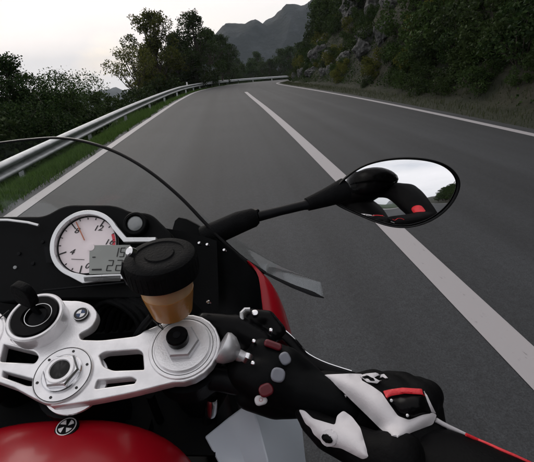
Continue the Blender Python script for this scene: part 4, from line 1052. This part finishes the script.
# helmet
hc = Vv((.185, -.47, 1.245))
hm = ob('helmet', blob([[(hc+Vv((0, -.03, .02)), .135), (hc+Vv((0, .02, -.02)), .12), (hc+Vv((0, .045, -.06)), .09)]], .006, 8), rider, M['gloss'])
rows = [[hc+Vv((.128*math.sin(a)*c, .02+.128*math.cos(a)*c, z)) for a in np.linspace(-1.2, 1.2, 17)] for z, c in ((-.035, 1.02), (0, 1.06), (.035, 1.05), (.06, .98))]
MB().grid(rows).build('visor', M['gloss'], hm)
# red shoulder and elbow panels
ob('elbow_panel', blob([[(el+Vv((-.01, .05, .0)), .03), (el.lerp(sh, .3)+Vv((.0, .058, .0)), .033)]], .004, 6), rider, M['leather_red'])
# right glove
def chain(*p): return [(LP(a, b, c), r_) for a, b, c, r_ in p]
hand = [
    chain((436, 480, .302, .030), (414, 455, .312, .022), (404, 430, .320, .0165)),
    chain((432, 470, .305, .027), (427, 434, .322, .0165), (429, 410, .333, .012)),
    chain((416, 454, .312, .021), (417, 426, .323, .016), (418, 406, .332, .013)),
    # index finger reaching over the throttle to the lever
    chain((400, 426, .318, .0150), (384, 410, .325, .0128), (366, 396, .338, .0118), (344, 385, .352, .0105), (324, 379, .364, .0078)),
    # middle, ring, little finger curled round the grip
    chain((412, 408, .322, .0155), (394, 392, .338, .0135), (374, 383, .352, .0120), (356, 386, .362, .0110), (348, 398, .365, .0100)),
    chain((420, 400, .328, .0150), (404, 387, .346, .0130), (388, 384, .362, .0118), (376, 394, .370, .0108), (372, 406, .368, .0100)),
    chain((427, 396, .333, .0135), (418, 390, .350, .0118), (406, 392, .362, .0105), (398, 402, .366, .0096)),
    # thumb under the grip
    chain((398, 462, .296, .022), (376, 458, .306, .019), (352, 444, .318, .0155), (328, 434, .328, .0135), (312, 422, .338, .0105), (303, 412, .344, .0075)),
]
glove = ob('glove', blob(hand, .0016, 8, .5), rider, M['leather'])
from mathutils.bvhtree import BVHTree
from mathutils import geometry
EYE = Vector((BM@(CAMP-BO)).tolist())
def tree_of(o): return BVHTree.FromPolygons([v.co.copy() for v in o.data.vertices], [tuple(p.vertices) for p in o.data.polygons])
def panel(name, m, poly, base, parent, puff=.0022, thick=.0022, step=2.2, rnd=2.5, lift=0):
    """a leather panel cut to this outline and laid over the surface below it"""
    P2 = roundpoly(poly, rnd, 4); pts2 = []
    for i, p in enumerate(P2):
        q = P2[(i+1) % len(P2)]; d = math.dist(p, q)
        if d < .15: continue
        for k in range(max(1, int(d/step))): pts2.append(Vector((p[0]+(q[0]-p[0])*k/max(1, int(d/step)), p[1]+(q[1]-p[1])*k/max(1, int(d/step)))))
    nb = len(pts2); ed = [(i, (i+1) % nb) for i in range(nb)]
    x0, x1 = min(p.x for p in pts2), max(p.x for p in pts2); y0, y1 = min(p.y for p in pts2), max(p.y for p in pts2)
    def inside(x, y):
        c = False
        for i in range(nb):
            a_, b_ = pts2[i], pts2[(i+1) % nb]
            if (a_.y > y) != (b_.y > y) and x < (b_.x-a_.x)*(y-a_.y)/(b_.y-a_.y)+a_.x: c = not c
        return c
    ins = []
    for iy, y in enumerate(np.arange(y0, y1, step)):
        for x in np.arange(x0+(iy % 2)*step/2, x1, step):
            if inside(x, y) and min((p.x-x)**2+(p.y-y)**2 for p in pts2) > (step*.55)**2: ins.append(Vector((x, y)))
    vo, eo, fo, *_ = geometry.delaunay_2d_cdt(pts2+ins, ed, [list(range(nb))], 1, 1e-5)
    dep = []; dist = []
    for v in vo:
        d = LP(v.x, v.y, 1.0)-EYE; ln = d.length; h = base.ray_cast(EYE, d.normalized())
        dep.append(h[3]/ln if h[0] is not None else None)
        dist.append(min((p.x-v.x)**2+(p.y-v.y)**2 for p in pts2)**.5)
    ok = [i for i, d in enumerate(dep) if d is not None]
    for i, d in enumerate(dep):
        if d is None:
            j = min(ok, key=lambda j: (vo[j]-vo[i]).length); dep[i] = dep[j]+.0004*(vo[j]-vo[i]).length*.5
    nbr = [[] for _ in vo]
    for a_, b_ in eo: nbr[a_].append(b_); nbr[b_].append(a_)
    for _ in range(6): dep = [.4*d+.6*sum(dep[j] for j in n_)/len(n_) if n_ else d for d, n_ in zip(dep, nbr)]
    vs = [LP(v.x, v.y, d-.0008-lift-puff*(1-math.exp(-q/3.5))) for v, d, q in zip(vo, dep, dist)]
    me = bpy.data.meshes.new(name); me.from_pydata([tuple(v) for v in vs], [], [tuple(f) for f in fo]); me.update()
    nrm = sum((p.normal*p.area for p in me.polygons), Vector())
    if nrm.dot(EYE-vs[0]) < 0: me.flip_normals()
    me = modded(me, ('SOLIDIFY', dict(thickness=thick, offset=-1)))
    return ob(name, smooth(me, 50), parent, m)
gt = tree_of(glove); bt = tree_of(bd_)
bp_ = panel('back_panel', M['leather_white'], [(316, 378), (326, 374.5), (350, 373.5), (363, 374), (361, 380), (372, 386), (382, 393), (388, 402), (398, 416), (409, 420), (422, 415), (433, 412.5), (437, 415), (433, 424.5), (413, 432), (398, 439), (391.5, 437.5), (380, 428.5), (370, 418.5), (351, 400), (342, 391), (332.5, 384), (328, 380)], gt, glove, .003)
panel('side_sliver', M['leather_white'], [(423.5, 390.5), (427, 395), (436, 413.5), (431, 412)], gt, glove, .001, .0015, 1.5, .8)
panel('knuckle_guard', M['gloss'], [(387.5, 400), (400, 396.8), (423.5, 395.5), (428.8, 412), (411, 418.3), (399.5, 414.5)], gt, glove, .0045, .003)
panel('red_stripe', M['leather_red'], [(383, 391), (389.5, 389.4), (402.4, 387.6), (422, 388.8), (423.2, 394.6), (404.6, 393.6), (391.6, 395.8), (386.5, 398)], gt, glove, .0015, .003, 1.5, 1.2, .0032)
panel('thumb_panel', M['leather_white'], [(298.5, 409.5), (304.6, 410.5), (313, 418.5), (335, 425), (337, 415.5), (343.4, 410.5), (352, 416.7), (360.4, 427.7), (364.5, 442), (369, 457), (362.8, 459.5), (341, 448.3), (331, 447), (321.5, 441.5), (313, 433.7), (311, 428), (305.5, 424), (301.5, 415.5)], gt, glove, .003)
panel('grip_sliver', M['leather_white'], [(344.3, 394.5), (347, 395.5), (353, 407), (350.5, 409)], gt, glove, .001, .0015, 1.5, .7)
ey = panel('thumb_eyelet_ring', M['leather_white'], arc(329, 438, 8.8, 0, 360, 18)[:-1], gt, glove, .001, .003, 2, .6, .0032)
panel('thumb_eyelet', M['gloss'], [(p[0], 439+(p[1]-439)*.72+(p[0]-327)*.35) for p in arc(327, 439, 5.6, 0, 360, 16)[:-1]], gt, glove, .0006, .002, 1.6, .5, .0052)
panel('vent_frame', M['leather_white'], [(359, 375.5), (366, 373.5), (376, 372.5), (379, 375), (374, 377.5), (380, 381), (377, 383.5), (367, 382)], gt, glove, .001, .002, 1.5, .8, .003)
panel('vent', M['gloss'], [(361.5, 377), (367, 375.2), (372, 377.6), (376, 381), (369, 380.8)], gt, glove, .0006, .0012, 1.4, .6, .0042)
panel('finger_mark', M['leather_white'], [(381, 374.5), (384, 373.8), (388, 378), (385, 378.2), (383, 377), (380, 377.6)], gt, glove, .0006, .001, 1.2, .4, .001)
for px, py in ((391.5, 400.5), (407.5, 415.5)):
    d = LP(px, py, 1)-EYE; h = gt.ray_cast(EYE, d.normalized())
    MB().lathe([(.0012, -.003), (.0012, .0003), (.0008, .0007), (0, .0008)], EYE+d.normalized()*(h[3]-.006), EYE-h[0], 12).build('stud', M['bezel'], glove)
# piping sewn along the sleeve
def piping(pxs, rads, m):
    pts_ = []
    for px, py in pxs:
        d = LP(px, py, 1)-EYE; h = bt.ray_cast(EYE, d.normalized()); h2 = gt.ray_cast(EYE, d.normalized())
        t_ = min([q[3] for q in (h, h2) if q[0] is not None] or [None], key=lambda q: q) if (h[0] is not None or h2[0] is not None) else None
        pts_.append((px, py, None if t_ is None else t_/d.length))
    ds = [p[2] for p in pts_ if p[2]]; last = ds[0] if ds else .29; out_ = []
    for px, py, t_ in pts_:
        last = t_ or last; out_.append(LP(px, py, last-.0012))
    MB().tube(out_, rads, 10).build('sleeve_piping', m, bd_)
piping([(436, 420), (442, 423.5), (449, 427), (457, 430.5), (466, 434.5)], [.0019, .0018, .0017, .0015, .0012], M['leather_white'])
piping([(466, 434.5), (478, 440), (490, 445), (502, 450.5), (515, 456), (530, 463), (545, 470)], .0012, M['leather_red'])
gl = glove.copy(); gl.scale = (-1, 1, 1); link(gl, rider)
for ch in glove.children: link(ch.copy(), gl)

# ------------------------------------------------------------------ damp valley air
hz = MB().box((250, 500, -40), (7400, 7400, 330)).build('haze', None or M['ink'], None, None)
hm_ = bpy.data.materials.new('valley_haze'); hm_.use_nodes = True; hn = hm_.node_tree.nodes; hn.clear()
ho = hn.new('ShaderNodeOutputMaterial'); hv = hn.new('ShaderNodeVolumePrincipled')
hv.inputs['Color'].default_value = (.80, .87, .95, 1); hv.inputs['Density'].default_value = .0002
hm_.node_tree.links.new(hv.outputs[0], ho.inputs['Volume']); hz.data.materials.clear(); hz.data.materials.append(hm_)
tag(hz, kind='stuff')
